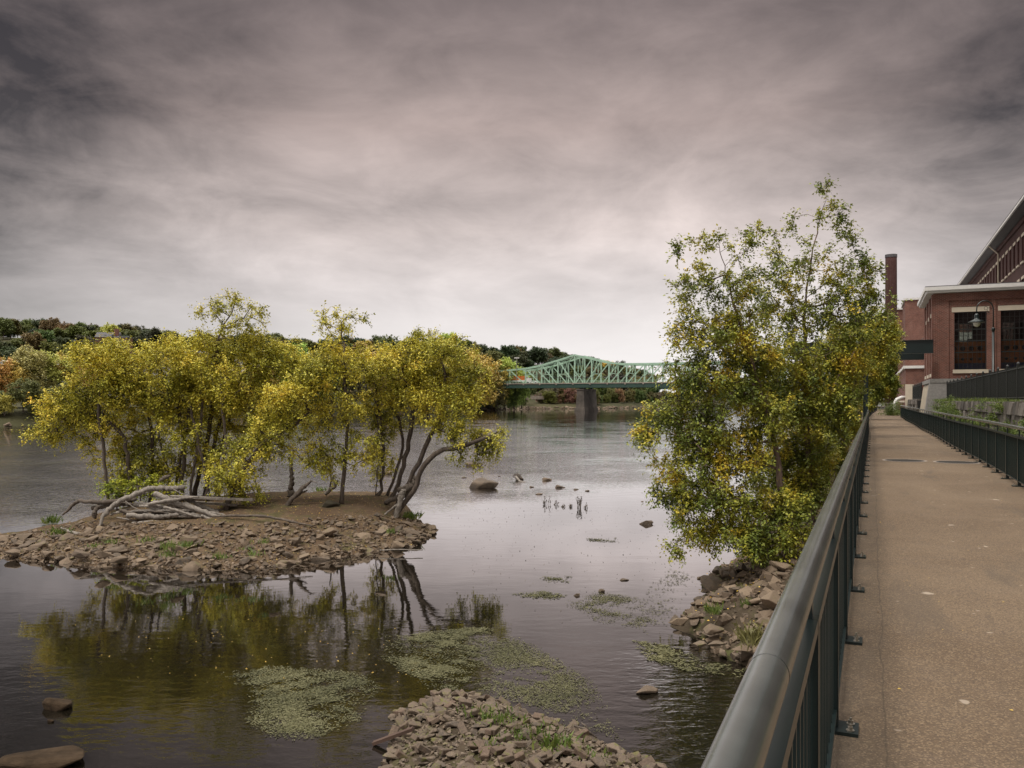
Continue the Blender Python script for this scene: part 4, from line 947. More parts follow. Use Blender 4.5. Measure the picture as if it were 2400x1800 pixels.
# --- right bank trees beside the walkway
GR = 'birches and shrubs on the bank beside the walkway'
def rtree(label, trunks, blobs, Y, seed, dens=1.0, name='birch_tree', bark='birch_bark', **kw):
    rng = random.Random(seed); B = []
    for b in blobs:
        a, c, rx, ry = b[:4]; dd = b[4] if len(b) > 4 else 0; d2 = b[5] if len(b) > 5 else 1.0
        rxm, rym = rx * Y / F, ry * Y / F
        B.append((P(a, c, Y + dd + rng.uniform(-.3, .3)), (rxm, max(.6, min(1.5, rxm)), rym), max(3, 78 * rxm * rym * d2 * ((.34 if c < 620 else .55) if c < 760 else 1.0))))
    kw.setdefault('leaf', .098); kw.setdefault('twl', .42)
    return grow_tree(name, label, 'tree' if name != 'shrub' else 'shrub', GR, trunks, B, M['r_leaf'], M[bark], seed=seed, dens=dens, tipr=.008, minseg=.3, **kw)
def bt(l, Y, dy=0):
    p = PD(l, Y, dy); x, y = p[0][0], p[0][1]; s = (x + .17) * EV[0] + y * EV[1]; t = (x + .17) * NV[0] + y * NV[1]
    p[0][2] = float(bank_z(np.array([s]), np.array([t]))[0]) - .15; return p
rtree('large pale barked birch nearest the railing, leaning left over the river', [(bt([(1848, 1310), (1838, 1200), (1824, 1085), (1803, 986), (1778, 904), (1748, 800), (1716, 700), (1695, 620), (1684, 565)], 23.2, 0), 0.105)],
      [(1650, 560, 48, 40, 0, .7), (1720, 590, 50, 50, 0, .8), (1625, 650, 66, 50, 0, .7), (1700, 690, 70, 60, 0, .8), (1596, 720, 46, 46, 0, .65), (1658, 790, 72, 62), (1600, 800, 32, 50, 0, .55), (1740, 800, 70, 70), (1622, 880, 74, 52), (1700, 900, 90, 70), (1578, 968, 70, 40),
       (1530, 1010, 44, 34, 0, .7), (1640, 1000, 90, 60), (1620, 1085, 82, 54), (1720, 1060, 80, 70), (1590, 1155, 66, 42), (1680, 1160, 90, 60), (1620, 1225, 52, 34, 0, .8), (1700, 1245, 80, 44), (1780, 1200, 70, 70), (1600, 1275, 34, 24, 0, .6), (1790, 960, 70, 80), (1745, 660, 50, 44, .8, .8), (1770, 740, 56, 44, .8), (1790, 850, 60, 50, .8), (1500, 1005, 30, 16, 0, 1.0), (1600, 600, 34, 30, 0, .8), (1770, 545, 40, 26, 0, 1.0)], 23.2, 31, leaf=.092)
rtree('tallest birch by the walkway with dark leaves at its bare topped crown', [(bt([(1900, 1300), (1897, 1150), (1891, 1000), (1887, 904), (1885, 800), (1889, 700), (1903, 600), (1920, 520), (1938, 455)], 26, 0), 0.099)],
      [(1932, 440, 26, 18, 0, 1.3), (1965, 475, 20, 24, 0, 1.1), (1915, 510, 46, 30, 0, .5), (1860, 525, 42, 26, 0, .6), (1955, 545, 42, 38, 0, .7), (1818, 555, 34, 34, 0, .7), (1895, 590, 60, 40, 0, .6), (2005, 615, 40, 42, 0, .8), (1840, 640, 70, 54, 0, .85), (1950, 660, 84, 60, 0, .9),
       (2030, 680, 40, 50, 0, .8), (1860, 740, 84, 62), (1970, 750, 84, 62), (1850, 840, 90, 66), (1960, 850, 84, 70), (1840, 940, 90, 66), (1930, 950, 78, 66), (1880, 1040, 84, 60), (1820, 1110, 78, 60), (1890, 1130, 62, 66), (1800, 690, 50, 40, 0, .8), (2040, 640, 34, 30, 0, .9), (2060, 720, 34, 34, 0, .9), (2000, 560, 30, 20, 0, .5)], 26, 32, leaf=.095)
rtree('birch close behind the tallest one, its crown reaching across to the chimney', [(bt([(1955, 1190), (1950, 1100), (1952, 1000), (1958, 880), (1970, 780)], 34), .13)],
      [(1990, 800, 70, 52), (2040, 740, 46, 34, 0, .8), (1960, 870, 66, 60), (1955, 940, 50, 56), (1930, 1010, 60, 52), (1950, 1080, 44, 60), (2075, 770, 36, 28, 0, .8), (2060, 810, 30, 26)], 34, 33, 1.5)
rtree('leafy tree beside the tall green steel post', [(bt([(1985, 1090), (1985, 1000), (1990, 900), (2000, 820)], 46), .13)],
      [(2020, 860, 52, 48), (1990, 920, 44, 48), (2070, 800, 44, 34), (2010, 790, 44, 40), (1985, 990, 34, 40)], 46, 34, 1.5, leaf=.10)
rtree('farthest tree hanging over the end of the railing', [(bt([(2012, 1040), (2015, 960), (2025, 880)], 66), .14)],
      [(2050, 880, 34, 38), (2030, 930, 26, 26), (2075, 850, 26, 30), (2085, 900, 22, 22), (2060, 915, 20, 20)], 66, 35, 2.4, leaf=.13)
rtree('young birch with an overhanging branch below the chimney', [(bt([(2000, 1060), (2003, 960), (2030, 860), (2080, 780)], 52), .09)],
      [(2070, 775, 34, 20), (2050, 800, 34, 26)], 52, 36, 1.6, leaf=.11)
rtree('low leafy shrub under the nearest birch at the water edge', [(bt([(1800, 1330), (1795, 1290), (1790, 1260)], 22.5), .05)], [(1800, 1275, 56, 40), (1740, 1265, 50, 34), (1855, 1250, 44, 50), (1860, 1180, 40, 50)], 22.5, 37, 1.0, 'shrub', 'bark')
rtree('low leafy shrub tight against the railing behind the nearest birch', [(bt([(1905, 1200), (1905, 1160), (1900, 1130)], 29.5), .05)], [(1905, 1110, 44, 46), (1925, 1050, 40, 44), (1880, 1165, 44, 36)], 29.5, 38, 1.2, 'shrub', 'bark')
# --- far trees: prototypes, then copies
def proto_far(seed, h, w, n, leaf, nm='broadleaf_tree', low=.25):
    rng = random.Random(seed); tr = [([(0, 0, -1), (rng.uniform(-.3, .3), 0, h * .3), (rng.uniform(-.6, .6), 0, h * .8)], h * .02)]
    bl = [((0, 0, h * .60), (w * .42, w * .42, h * .34), n * .45)]
    for i in range(9):
        a = rng.uniform(0, 6.3); zz = rng.uniform(low, .85); rr = w * .30 * (1.15 - abs(zz - .5))
        bl.append(((math.cos(a) * rr, math.sin(a) * rr, h * zz), (w * .24, w * .24, h * .16), n * .09))
    return grow_tree(nm, 'x', 'tree', None, tr, bl, M['far_leaf'], M['bark'], leaf=leaf, seed=seed, twigs=6, per=7, twl=w * .085, tipr=.02, minseg=h * .07, wid=.8, sides=5)
hp = [proto_far(100 + i, 13, 12.5, 150, .8) for i in range(4)]
sp_ = [proto_far(200 + i, 13, 11, 260, .48, low=.10) for i in range(4)]
FC = {'dark green': (.072, .090, .042), 'olive green': (.16, .16, .05), 'mid green': (.15, .165, .055), 'rusty brown': (.19, .13, .065), 'golden yellow': (.62, .53, .14), 'light green': (.50, .46, .13), 'orange': (.48, .36, .13), 'grey brown': (.27, .20, .12)}
def place(protos, used, loc, sc, colr, label, group, rng):
    k = rng.randrange(len(protos)); o = protos[k]
    if k in used: o = dup(o)
    used.add(k)
    o.location = loc; o.rotation_euler = (0, 0, rng.uniform(0, 6.28)); o.scale = (sc * rng.uniform(.9, 1.15), sc * rng.uniform(.9, 1.15), sc * rng.uniform(.85, 1.15))
    c = [v * rng.uniform(.8, 1.25) for v in FC[colr]]
    for q in o.children: q.color = (*c, 1) if q.name.startswith('crown') else (1, 1, 1, 1)
    o['label'] = label; o['category'] = 'tree'; o['group'] = group
    if ' bush ' in label: o.name = 'bush'; o['category'] = 'bush'
rng = random.Random(5); used = set(); n = 0
for row, (Y0, dY, step) in enumerate(((805, 30, 16), (720, 40, 20), (620, 40, 26), (520, 30, 34), (455, 20, 44))):
    px = -30
    while px < 1680:
        Y = Y0 + rng.uniform(-dY, dY); x = (px - 1200) * Y / F
        sh = interp(x, SHORE)
        if Y > sh + 12 and not (row > 2 and px > 1240) and not (row > 1 and 330 < px < 1010):
            z = float(terrain(np.array([x]), np.array([Y]))[0])
            if z > 1.5 and not (205 < px < 320 and Y < 625):
                c = rng.choices(['dark green', 'olive green', 'mid green', 'rusty brown', 'golden yellow'], [46, 30, 16, 7, 2])[0]
                place(hp, used, (x, Y, z - .5), rng.uniform(1.0, 1.45), c, {'dark green': 'dark green rounded tree', 'olive green': 'olive green rounded tree', 'mid green': 'mid green rounded tree', 'rusty brown': 'rusty brown autumn tree', 'golden yellow': 'golden yellow autumn tree'}[c] + ' on the wooded hill across the river', c + ' trees on the wooded hill', rng); n += 1
        px += step * rng.uniform(.75, 1.25)
# left bank row
used = set()
def bank_row(x0, x1, dx, off, sc, cols, lab, grp):
    x = x0
    while x < x1:
        y = interp(x, SHORE) + off + rng.uniform(-3, 6); z = float(terrain(np.array([x]), np.array([y]))[0])
        c = rng.choice(cols); k = interp(x, sc)
        place(sp_, used, (x, y, z - .4), k * rng.uniform(.85, 1.15), c, c + ' ' + lab, c + ' ' + grp, rng); x += dx * rng.uniform(.7, 1.3)
for px, Y, sc, c in ((-25, 190, .9, 'light green'), (25, 196, .85, 'golden yellow'), (70, 200, .95, 'light green'), (118, 205, 1.0, 'golden yellow'), (160, 208, .95, 'light green'), (200, 210, .95, 'golden yellow'), (55, 180, .5, 'mid green'), (95, 182, .55, 'mid green'), (10, 177, .42, 'light green'), (135, 186, .5, 'olive green'), (168, 190, .55, 'dark green'), (-20, 180, .45, 'mid green')):
    x = (px - 1200) * Y / F; place(sp_, used, (x, Y, max(.6, float(terrain(np.array([x]), np.array([Y]))[0]))), sc, c, c + ' tree on the left river bank at the edge of the photo', c + ' trees at the left edge', rng)
bank_row(-84, -58, 6, 9, [(-150, 1.0), (-58, 1.15)], ['light green', 'golden yellow', 'light green', 'mid green', 'golden yellow', 'light green'], 'tree on the left river bank behind the island', 'trees on the left river bank')
bank_row(-84, -58, 5, 3, [(-150, .45), (-58, .55)], ['dark green', 'mid green', 'olive green'], 'bush at the water edge of the left river bank', 'bushes on the left river bank')
bank_row(-56, -22, 7, 7, [(-56, 1.4), (-22, 1.9)], ['olive green', 'light green', 'mid green'], 'tall tree on the far bank behind the island', 'trees on the far bank behind the island')
for px, Y, sc, c in ((1128, 436, 2.0, 'light green'), (1158, 450, 2.0, 'orange'), (1148, 445, 1.2, 'golden yellow'), (1182, 452, 1.85, 'light green'), (1205, 460, 1.7, 'light green'), (1222, 470, 1.4, 'olive green'), (1100, 430, 1.9, 'golden yellow'), (1080, 425, 1.8, 'light green'), (1165, 440, .9, 'mid green'), (1195, 448, .8, 'mid green'), (1135, 432, .8, 'olive green')):
    x = (px - 1200) * Y / F; place(sp_, used, (x, Y, max(.6, float(terrain(np.array([x]), np.array([Y]))[0]))), sc, c, c + ' tree in the clump left of the green bridge', c + ' trees left of the green bridge', rng)
for px, Y, sc, c in ((1290, 545, .95, 'grey brown'), (1312, 550, 1.05, 'grey brown'), (1335, 548, 1.0, 'olive green'), (1268, 560, .7, 'grey brown'), (1352, 560, 1.0, 'grey brown'), (1392, 570, 1.1, 'olive green'), (1412, 590, 1.2, 'olive green'), (1435, 600, 1.25, 'mid green'), (1452, 620, 1.25, 'olive green'), (1472, 640, 1.2, 'olive green'), (1325, 600, 1.2, 'olive green'), (1375, 620, 1.2, 'olive green'), (1300, 580, 1.1, 'olive green')):
    x = (px - 1200) * Y / F; place(sp_, used, (x, Y, max(.6, float(terrain(np.array([x]), np.array([Y]))[0]))), sc, c, c + ' tree seen under the deck of the green bridge', c + ' trees under the green bridge', rng)
for px in range(1262, 1545, 9):
    Y = 535 + max(0, px - 1400) * .75 + rng.uniform(2, 16); c = rng.choice(['grey brown', 'olive green', 'olive green', 'mid green']); x = (px - 1200) * Y / F; Y = max(Y, interp(x, SHORE) + 6); x = (px - 1200) * Y / F
    place(sp_, used, (x, Y, max(.5, float(terrain(np.array([x]), np.array([Y]))[0]) - .4)), rng.uniform(.4, .8), c, c + ' bush on the shore under the green bridge', c + ' bushes under the green bridge', rng)
for px in range(1490, 1960, 16):
    Y = 1330 + rng.uniform(-30, 60); xx = (px - 1200) * Y / F; c = rng.choice(['mid green', 'olive green', 'dark green'])
    place(hp, {0, 1, 2, 3}, (xx, Y, 1.5), rng.uniform(1.3, 1.8), c, c + ' tree on the farthest shore under the green bridge', c + ' trees on the farthest shore', rng)
# ================================================================== rocks
def rock_mesh(seed, flat=.5, n=16, bev=.025, noise=.05):
    r = random.Random(seed); bm = bmesh.new()
    for i in range(n):
        v = Vector((r.gauss(0, 1), r.gauss(0, 1), r.gauss(0, 1))).normalized() * r.uniform(.8, 1.1)
        bm.verts.new((v.x * .5, v.y * .42, v.z * .5 * flat))
    q = bmesh.ops.convex_hull(bm, input=bm.verts); bmesh.ops.delete(bm, geom=[g for g in q['geom_interior'] if isinstance(g, bmesh.types.BMVert)], context='VERTS')
    if bev:
        bmesh.ops.bevel(bm, geom=list(bm.edges), offset=bev, segments=1, affect='EDGES', profile=.6, clamp_overlap=True)
        bmesh.ops.triangulate(bm, faces=bm.faces)
    me = bpy.data.meshes.new('rock'); bm.to_mesh(me); bm.free(); return me
def brick_mesh(seed):
    r = random.Random(seed); bm = bmesh.new(); bmesh.ops.create_cube(bm, size=1)
    for v in bm.verts: v.co = Vector((v.co.x * (1 if v.co.x < 0 else r.uniform(.6, 1)), v.co.y * .5, v.co.z * .32)) + Vector([r.uniform(-.03, .03) for _ in range(3)])
    bmesh.ops.bevel(bm, geom=list(bm.edges), offset=.035, segments=1, affect='EDGES'); me = bpy.data.meshes.new('brick'); bm.to_mesh(me); bm.free(); return me
RM = [rock_mesh(i, .42 + .25 * ((i * 7) % 5) / 5) for i in range(14)]; BM_ = [brick_mesh(i) for i in range(5)]
for me in RM: me.materials.append(M['rock'])
for me in BM_: me.materials.append(M['brick_loose'])
def put(me, name, loc, sc, rot, label, cat, group, mat=None):
    o = bpy.data.objects.new(name, me); C.objects.link(o); o.location = loc; o.scale = sc; o.rotation_euler = rot
    if mat: o.material_slots[0].link = 'OBJECT'; o.material_slots[0].material = mat
    return tag(o, label, cat, group)
def gravel(name, pts, sizes, label, meshes, mat, seed):
    r = np.random.default_rng(seed); VV = []; FF = []; nb = 0; base = []
    for me in meshes:
        v = np.empty(len(me.vertices) * 3); me.vertices.foreach_get('co', v); base.append((v.reshape(-1, 3), [tuple(p.vertices) for p in me.polygons]))
    for p, s in zip(pts, sizes):
        v, f = base[r.integers(len(base))]; a = r.uniform(0, 6.28); b, c_ = r.normal(0, .3, 2)
        R_ = np.array(Matrix.Rotation(a, 3, 'Z') @ Matrix.Rotation(b, 3, 'X') @ Matrix.Rotation(c_, 3, 'Y'))
        VV.append((v * s) @ R_.T + p); FF += [tuple(i + nb for i in q) for q in f]; nb += len(v)
    o = mk(name, np.concatenate(VV), FF, mat); return tag(o, label, 'gravel', kind='stuff')
small = [rock_mesh(50 + i, .6, 9, 0) for i in range(6)]
rng = random.Random(21)
fx = [p[0] for p in FR]; fy = [p[1] for p in FR]
def isl_pt(bias):
    while True:
        x = rng.uniform(-19.5, -3.2); d = rng.uniform(0, 1) ** bias * 4.0
        y = np.interp(x, fx, fy) + d - .12
        b = np.interp(x, [p[0] for p in BK], [p[1] for p in BK])
        if y < b: return x, y, d
for i in range(182):
    x, y, d = isl_pt(1.8 if i < 150 else 1.0); x_left = x < -14
    s = rng.uniform(.28, .52) if rng.random() < .8 else rng.uniform(.5, .78)
    if d > 2.2: s *= .8
    if i > 160: x = rng.uniform(-4.6, -3.25); y = rng.uniform(31.5, 35.2); s = rng.uniform(.15, .5)
    z = float(island_z(np.array([x]), np.array([y]))[0])
    put(rng.choice(RM), 'rock', (x, y, max(z, -.05) + s * .11), (s * rng.uniform(.9, 1.4), s, s * rng.uniform(.6, 1.1)), (rng.gauss(0, .25), rng.gauss(0, .25), rng.uniform(0, 6.28)), 'angular brown-grey rock among the rubble along the front shore of the island', 'rock', 'rocks along the island shore')
pts = []; sz = []
for i in range(4200):
    x, y, d = isl_pt(1.9 if i % 3 else 1.2); z = float(island_z(np.array([x]), np.array([y]))[0]); s = rng.uniform(.05, .17) if i % 6 else rng.uniform(.15, .34); pts.append((x, y, max(z, -.03) + s * .12)); sz.append(s)
gravel('shore_gravel', pts, sz, 'small brown stones and chips filling the island shore', small, M['gravel'], 1)
# named island rocks
def gi(px, py, z=None):
    for _ in range(1): q = G(px, py, .6)
    for _ in range(12): q = G(px, py, max(0, float(island_z(np.array([q[0]]), np.array([q[1]]))[0])))
    return q
for px, py, w, lab in ((263, 1252, 32, 'blocky pinkish rock below the left end of the driftwood pile'), (313, 1250, 26, 'rounded rock right of the blocky one below the driftwood pile'), (248, 1258, 22, 'small brown rock left of the blocky one below the driftwood pile'), (52, 1262, 52, 'large dark flat slab at the left tip of the island'),
                       (30, 1300, 50, 'brown slab at the waterline on the left tip of the island'), (112, 1300, 38, 'dark squared rock at the waterline left of the pile'), (190, 1302, 42, 'dark slab at the waterline below the curved driftwood log'), (242, 1300, 36, 'long pale brown slab at the front waterline of the island'), (280, 1315, 42, 'reddish slab at the front waterline of the island'),
                       (415, 1288, 34, 'angular grey rock with a green weed beside it'), (645, 1268, 36, 'broad rounded brown rock in front of the bare soil'), (930, 1280, 46, 'large dark boulder at the right waterline of the island'), (965, 1265, 40, 'smooth brown boulder at the right end of the island'), (890, 1250, 34, 'grey boulder above the right shore of the island'), (770, 1250, 42, 'pale flat slab on the right half of the island'),
                       (870, 1225, 46, 'flat brown ledge near the leaning pale branches')):
    q = gi(px, py); s = w * q[1] / F; put(rng.choice(RM), 'rock', (q[0], q[1], q[2] + s * .08), (s * 1.1, s * .8, s * .95), (rng.gauss(0, .12), rng.gauss(0, .12), rng.uniform(-.5, .5)), lab, 'rock', 'large rocks on the island')
q = gi(774, 1190); tag(put(RM[3], 'mossy_clod', tuple(q + [0, 0, .12]), (.85, .6, .8), (0, 0, .3), 'dark mossy clod at the foot of the straight trunked tree', 'clod', None, M['bed']))
# right bank rocks
pts = []; sz = []
def bankpt(s0, s1):
    while True:
        s = rng.uniform(s0, s1); w = interp(s, BT); t = rng.uniform(w - .05, -.4)
        if t > w - .1: return s, t
for i in range(64):
    s_, t_ = bankpt(16.2, 25); s = rng.uniform(.25, .6) if rng.random() < .8 else rng.uniform(.6, 1.0)
    if rng.random() < .4: t_ = interp(s_, BT) + rng.uniform(-.05, .8)
    z = float(bank_z(np.array([s_]), np.array([t_]))[0]); q = W(s_, t_, z + s * .08)
    put(rng.choice(RM), 'rock', tuple(q), (s * rng.uniform(.9, 1.3), s * .9, s * rng.uniform(.7, 1.1)), (rng.gauss(0, .3), rng.gauss(0, .3), rng.uniform(0, 6.28)), 'grey-brown broken rock in the heap under the nearest birch', 'rock', 'rocks heaped on the bank below the walkway')
for i in range(2300):
    s_, t_ = bankpt(15.8, 30); z = float(bank_z(np.array([s_]), np.array([t_]))[0]); s = rng.uniform(.06, .22) if i % 8 else rng.uniform(.25, .55); pts.append(tuple(W(s_, t_, z + s * .1))); sz.append(s)
gravel('bank_gravel', pts, sz, 'small stones between the rocks of the bank below the walkway', small, M['gravel'], 2)
for px, py, w, rz, lab in ((1645, 1355, 28, .1, 'dark round boulder standing in the water off the bank'), (1690, 1340, 50, .5, 'tilted brown slab behind the dark round boulder'), (1740, 1360, 80, 1.0, 'large flat pale slab sloping up under the birch leaves'), (1640, 1510, 36, .2, 'dark wedge rock at the near corner of the rock heap'), (1677, 1510, 44, .1, 'pale flat topped rock at the near corner of the rock heap'),
                            (1738, 1522, 50, .0, 'squarish brown rock nearest the camera in the heap'), (1672, 1476, 60, .4, 'broad brown boulder in the middle of the heap'), (1735, 1485, 50, .3, 'rounded grey boulder next to the railing'), (1630, 1445, 40, .2, 'dark oval boulder left in the heap'), (1590, 1455, 44, .0, 'flat slab at the water tip of the heap'), (1715, 1425, 60, .6, 'long pinkish slab across the heap')):
    q = G(px, py, .35); s = w * q[1] / F; put(rng.choice(RM), 'rock', tuple(q), (s * 1.1, s * .85, s * .9), (rng.gauss(0, .15), rng.gauss(0, .15), rz), lab, 'rock', 'large rocks on the bank below the walkway')
# spit: bricks and stones
def spit_pt():
    while True:
        x, y = rng.uniform(-2.4, 4.2), rng.uniform(11, 15.6)
        if polydist(np.array([x]), np.array([y]), SP)[0] > -.06: return x, y
pts = []; sz = []
for i in range(300):
    x, y = spit_pt(); z = float(spit_z(np.array([x]), np.array([y]))[0]); br_ = i % 3 == 0
    if br_: put(rng.choice(BM_), 'loose_brick', (x, y, z + .06), (.24, .24, .25), (rng.gauss(0, .35), rng.gauss(0, .35), rng.uniform(0, 6.28)), 'worn brick lying in the rubble of the near gravel spit', 'brick', 'loose bricks on the near gravel spit')
    else:
        s = rng.uniform(.15, .30); put(rng.choice(RM), 'stone', (x, y, z + s * .16), (s * 1.1, s, s * .95), (rng.gauss(0, .3), rng.gauss(0, .3), rng.uniform(0, 6.28)), 'brownish stone in the rubble of the near gravel spit', 'stone', 'stones on the near gravel spit', M['spitrock'])
for i in range(2800):
    x, y = spit_pt(); z = float(spit_z(np.array([x]), np.array([y]))[0]); s = rng.uniform(.035, .13); pts.append((x, y, z + s * .15)); sz.append(s)
gravel('spit_gravel', pts, sz, 'small pebbles and chips covering the near gravel spit', small, M['spit'], 3)
# emergent stones in the river
for px, py, w, h, lab in ((1130, 1143, 62, 26, 'large smooth brown boulder standing in the calm river'), (1112, 1093, 42, 13, 'low boulder half hidden by the overhanging branch'), (907, 1112, 22, 16, 'small tan boulder in the water behind the twin stemmed tree'), (1281, 1126, 22, 7, 'flat dark stone in the river right of the root ball'), (1312, 1143, 20, 6, 'thin pale stone with a knob poking out of the water'),
                           (1351, 1148, 12, 4, 'tiny stone farther right in the row of stones'), (1376, 1151, 10, 3, 'smallest stone at the right end of the row'), (1263, 1159, 16, 4, 'pale flat stone above the dead weed stalks'), (1246, 1142, 10, 3, 'sliver of dark stone below the root ball'), (1087, 1120, 12, 3, 'sliver of stone left of the large smooth boulder'), (1170, 1117, 7, 2, 'tiny dark stone left of the root ball'),
                           (1515, 1228, 26, 11, 'pinkish flat stone near the birch branches'), (1516, 1624, 48, 20, 'rounded tan stone in the near water beside the railing'), (1462, 1360, 20, 5, 'dark stick-like stone in the calm water'), (1352, 1396, 12, 7, 'dark half sunk chip left of its twin'), (1410, 1387, 14, 8, 'dark half sunk chip right of its twin'),
                           (135, 1660, 70, 30, 'tan angular slab showing in the dark near water'), (100, 1790, 190, 34, 'long brown slab at the bottom left corner'), (119, 1692, 16, 8, 'small curled tan chip below the angular slab'), (20, 992, 40, 12, 'pale shore rock at the left edge of the far bank'), (1505, 1176, 6, 2, 'tiny lone stone in open water')):
    q = G(px, py); s = w * q[1] / F; hh = h * q[1] / F
    put(rng.choice(RM), 'boulder', (q[0], q[1], hh * .2), (s * 1.3, s * .9, max(hh * 3.2, .05)), (0, rng.gauss(0, .05), rng.uniform(-.3, .3)), lab, 'rock', 'stones standing in the river', M['slab'] if py > 1600 and px < 300 else M['riverrock'])
# far shore rocks
pts = []; sz = []
for i in range(420):
    x = rng.uniform(-135, 110) if i > 200 else rng.uniform(-35, 80); y = interp(x, SHORE) + rng.uniform(-.5, 3); s = rng.uniform(1.0, 3.4) * (1 if y > 300 else .5)
    z = float(terrain(np.array([x]), np.array([y]))[0]); pts.append((x, y, max(z, 0) + .1)); sz.append(s)
gravel('shore_stones', pts, sz, 'pale stones lining the far river shore', small, M['gravel'], 9)
# ================================================================== driftwood
def zA(x, y): return (x * .27125, 1050 + y * .27125)
def zB(x, y): return (500 + x * .27125, 1000 + y * .27125)
def log(label, pts, Y, rads, mat='drift', name='driftwood_log', group='driftwood logs piled on the island', zf=zA, dY=0.0, sides=9, cat='log', n=None):
    pp = [zf(*p) for p in pts]; n = n or max(8, 6 * len(pts))
    w = [P(a, b, Y + dY * i / (len(pp) - 1)) for i, (a, b) in enumerate(pp)]; s = spline(w, n) if len(w) > 2 else spline(w, 6)
    k = .27125 * Y / F; m = MB(); m.tube(s + np.random.default_rng(len(label)).normal(0, max(rads) * k * .10, s.shape), [r * k * (.8 if group.startswith('driftwood logs') else 1) for r in rads], 6 if group.startswith('driftwood logs') else sides, .25); o = w[0]
    tag(m.build(name, M[mat], None, True, org=o), label, cat, group)
log('thick sawn log end lying on top of the driftwood pile', [(1278, 352), (1420, 348), (1592, 345)], 33.0, [30, 30, 28])
log('long arched grey log curving down to the left from the top of the pile', [(1330, 350), (1200, 385), (1020, 470), (915, 560), (870, 650), (835, 745)], 32.4, [30, 30, 30, 26, 20, 8], dY=-.9)
log('dark bent branch reaching left over the water from the pile', [(540, 583), (600, 520), (690, 458), (850, 470), (1000, 460), (1180, 440)], 32.8, [8, 18, 22, 24, 26, 20], 'dark_drift')
log('thickest pale log slanting down to the right through the pile', [(1340, 395), (1500, 462), (1700, 530), (1900, 605), (2145, 682)], 32.2, [28, 30, 30, 22, 5], dY=-.5)
log('pale forked log just above the thickest slanting one', [(1590, 435), (1750, 505), (1860, 550), (1935, 585)], 32.5, [18, 24, 20, 10])
log('short fat log with a cut end at the front of the pile', [(1100, 585), (1300, 592), (1430, 590), (1552, 572)], 31.8, [30, 32, 26, 24])
log('slim pale log at the bottom front of the pile', [(1140, 648), (1300, 640), (1400, 645), (1485, 628)], 31.6, [12, 20, 18, 6])
log('long rough log crossing the middle of the pile', [(960, 562), (1200, 545), (1500, 545), (1700, 592), (1972, 668)], 32.0, [8, 14, 22, 24, 5])
log('grey log wedged under the thick top log', [(1160, 490), (1350, 502), (1520, 535)], 32.3, [22, 26, 16])
log('yellowish split plank in the middle of the pile', [(1330, 462), (1510, 488)], 32.0, [18, 16])
log('tapering broken branch at the lower right of the pile', [(1550, 570), (1650, 600), (1765, 636)], 31.9, [22, 16, 4])
log('thin dead stick hanging down from the right of the pile', [(1740, 580), (1810, 640), (1855, 722)], 31.7, [7, 6, 4])
log('thin bleached stick lying on the soil right of the pile', [(1735, 738), (1900, 730), (2055, 730)], 31.2, [5, 8, 6])
log('knotty log at the back of the pile below the birch trunks', [(1310, 410), (1390, 405), (1480, 400)], 33.2, [18, 22, 16], 'dark_drift')
log('dark log low at the left back of the pile', [(800, 520), (960, 500), (1130, 480)], 32.9, [22, 20, 16], 'dark_drift')
log('upright dark stub at the left end of the pile', [(815, 605), (820, 560), (850, 500)], 32.5, [24, 28, 20], 'dark_drift')
log('thin stick poking up diagonally from the left of the pile', [(985, 470), (1060, 440), (1110, 335)], 32.8, [8, 6, 3])
log('slender branch leaning across the pile centre', [(1085, 460), (1170, 520), (1290, 560)], 31.9, [6, 6, 3])
log('crossing stick on top of the sawn log', [(1460, 335), (1540, 380), (1600, 405)], 32.6, [7, 6, 4])
log('bleached branch along the lower right edge of the pile', [(1740, 585), (1830, 620), (1930, 640), (1975, 670)], 31.7, [14, 14, 10, 4])
log('grey branch low behind the short fat log', [(1010, 600), (1120, 620), (1200, 640)], 31.9, [8, 10, 6])
log('yellow mottled log half buried in the rocks at the left', [(525, 690), (610, 730), (700, 750)], 31.0, [12, 22, 22], 'drift')
log('dark root tangle log behind the bent trunk', [(1370, 300), (1420, 260), (1470, 240)], 33.8, [20, 24, 14], 'dark_drift')
for lab, a, b, Y in (('long grey plank jutting right from the pile under the leaning trunk', (1470, 418), (2190, 448), 32.3), ('shorter dark plank beneath the long grey one', (1680, 470), (2050, 492), 32.6)):
    p0, p1 = P(*zA(*a), Y), P(*zA(*b), Y + .3); m = MB(); m.bar(p0, p1, .30, .075); tag(m.build('plank', M['drift' if 'long' in lab else 'dark_drift'], org=p0), lab, 'plank', 'planks on the driftwood pile')
rr = random.Random(12)
for i in range(16):
    x, y = rr.uniform(900, 1800), rr.uniform(440, 610); a = rr.uniform(-.35, .35); L = rr.uniform(90, 260)
    log('thin weathered stick tangled in the driftwood pile', [(x, y), (x + L * .5 * math.cos(a), y + L * .5 * math.sin(a) - 8), (x + L * math.cos(a), y + L * math.sin(a))], rr.uniform(31.8, 33), [rr.uniform(6, 14), rr.uniform(6, 12), 3], rr.choice(['drift', 'dark_drift']), 'driftwood_stick', 'thin sticks in the driftwood pile', sides=6, cat='stick')
labs = ['splintered', 'straight', 'grey', 'pale', 'weathered', 'cracked', 'narrow', 'knotty']
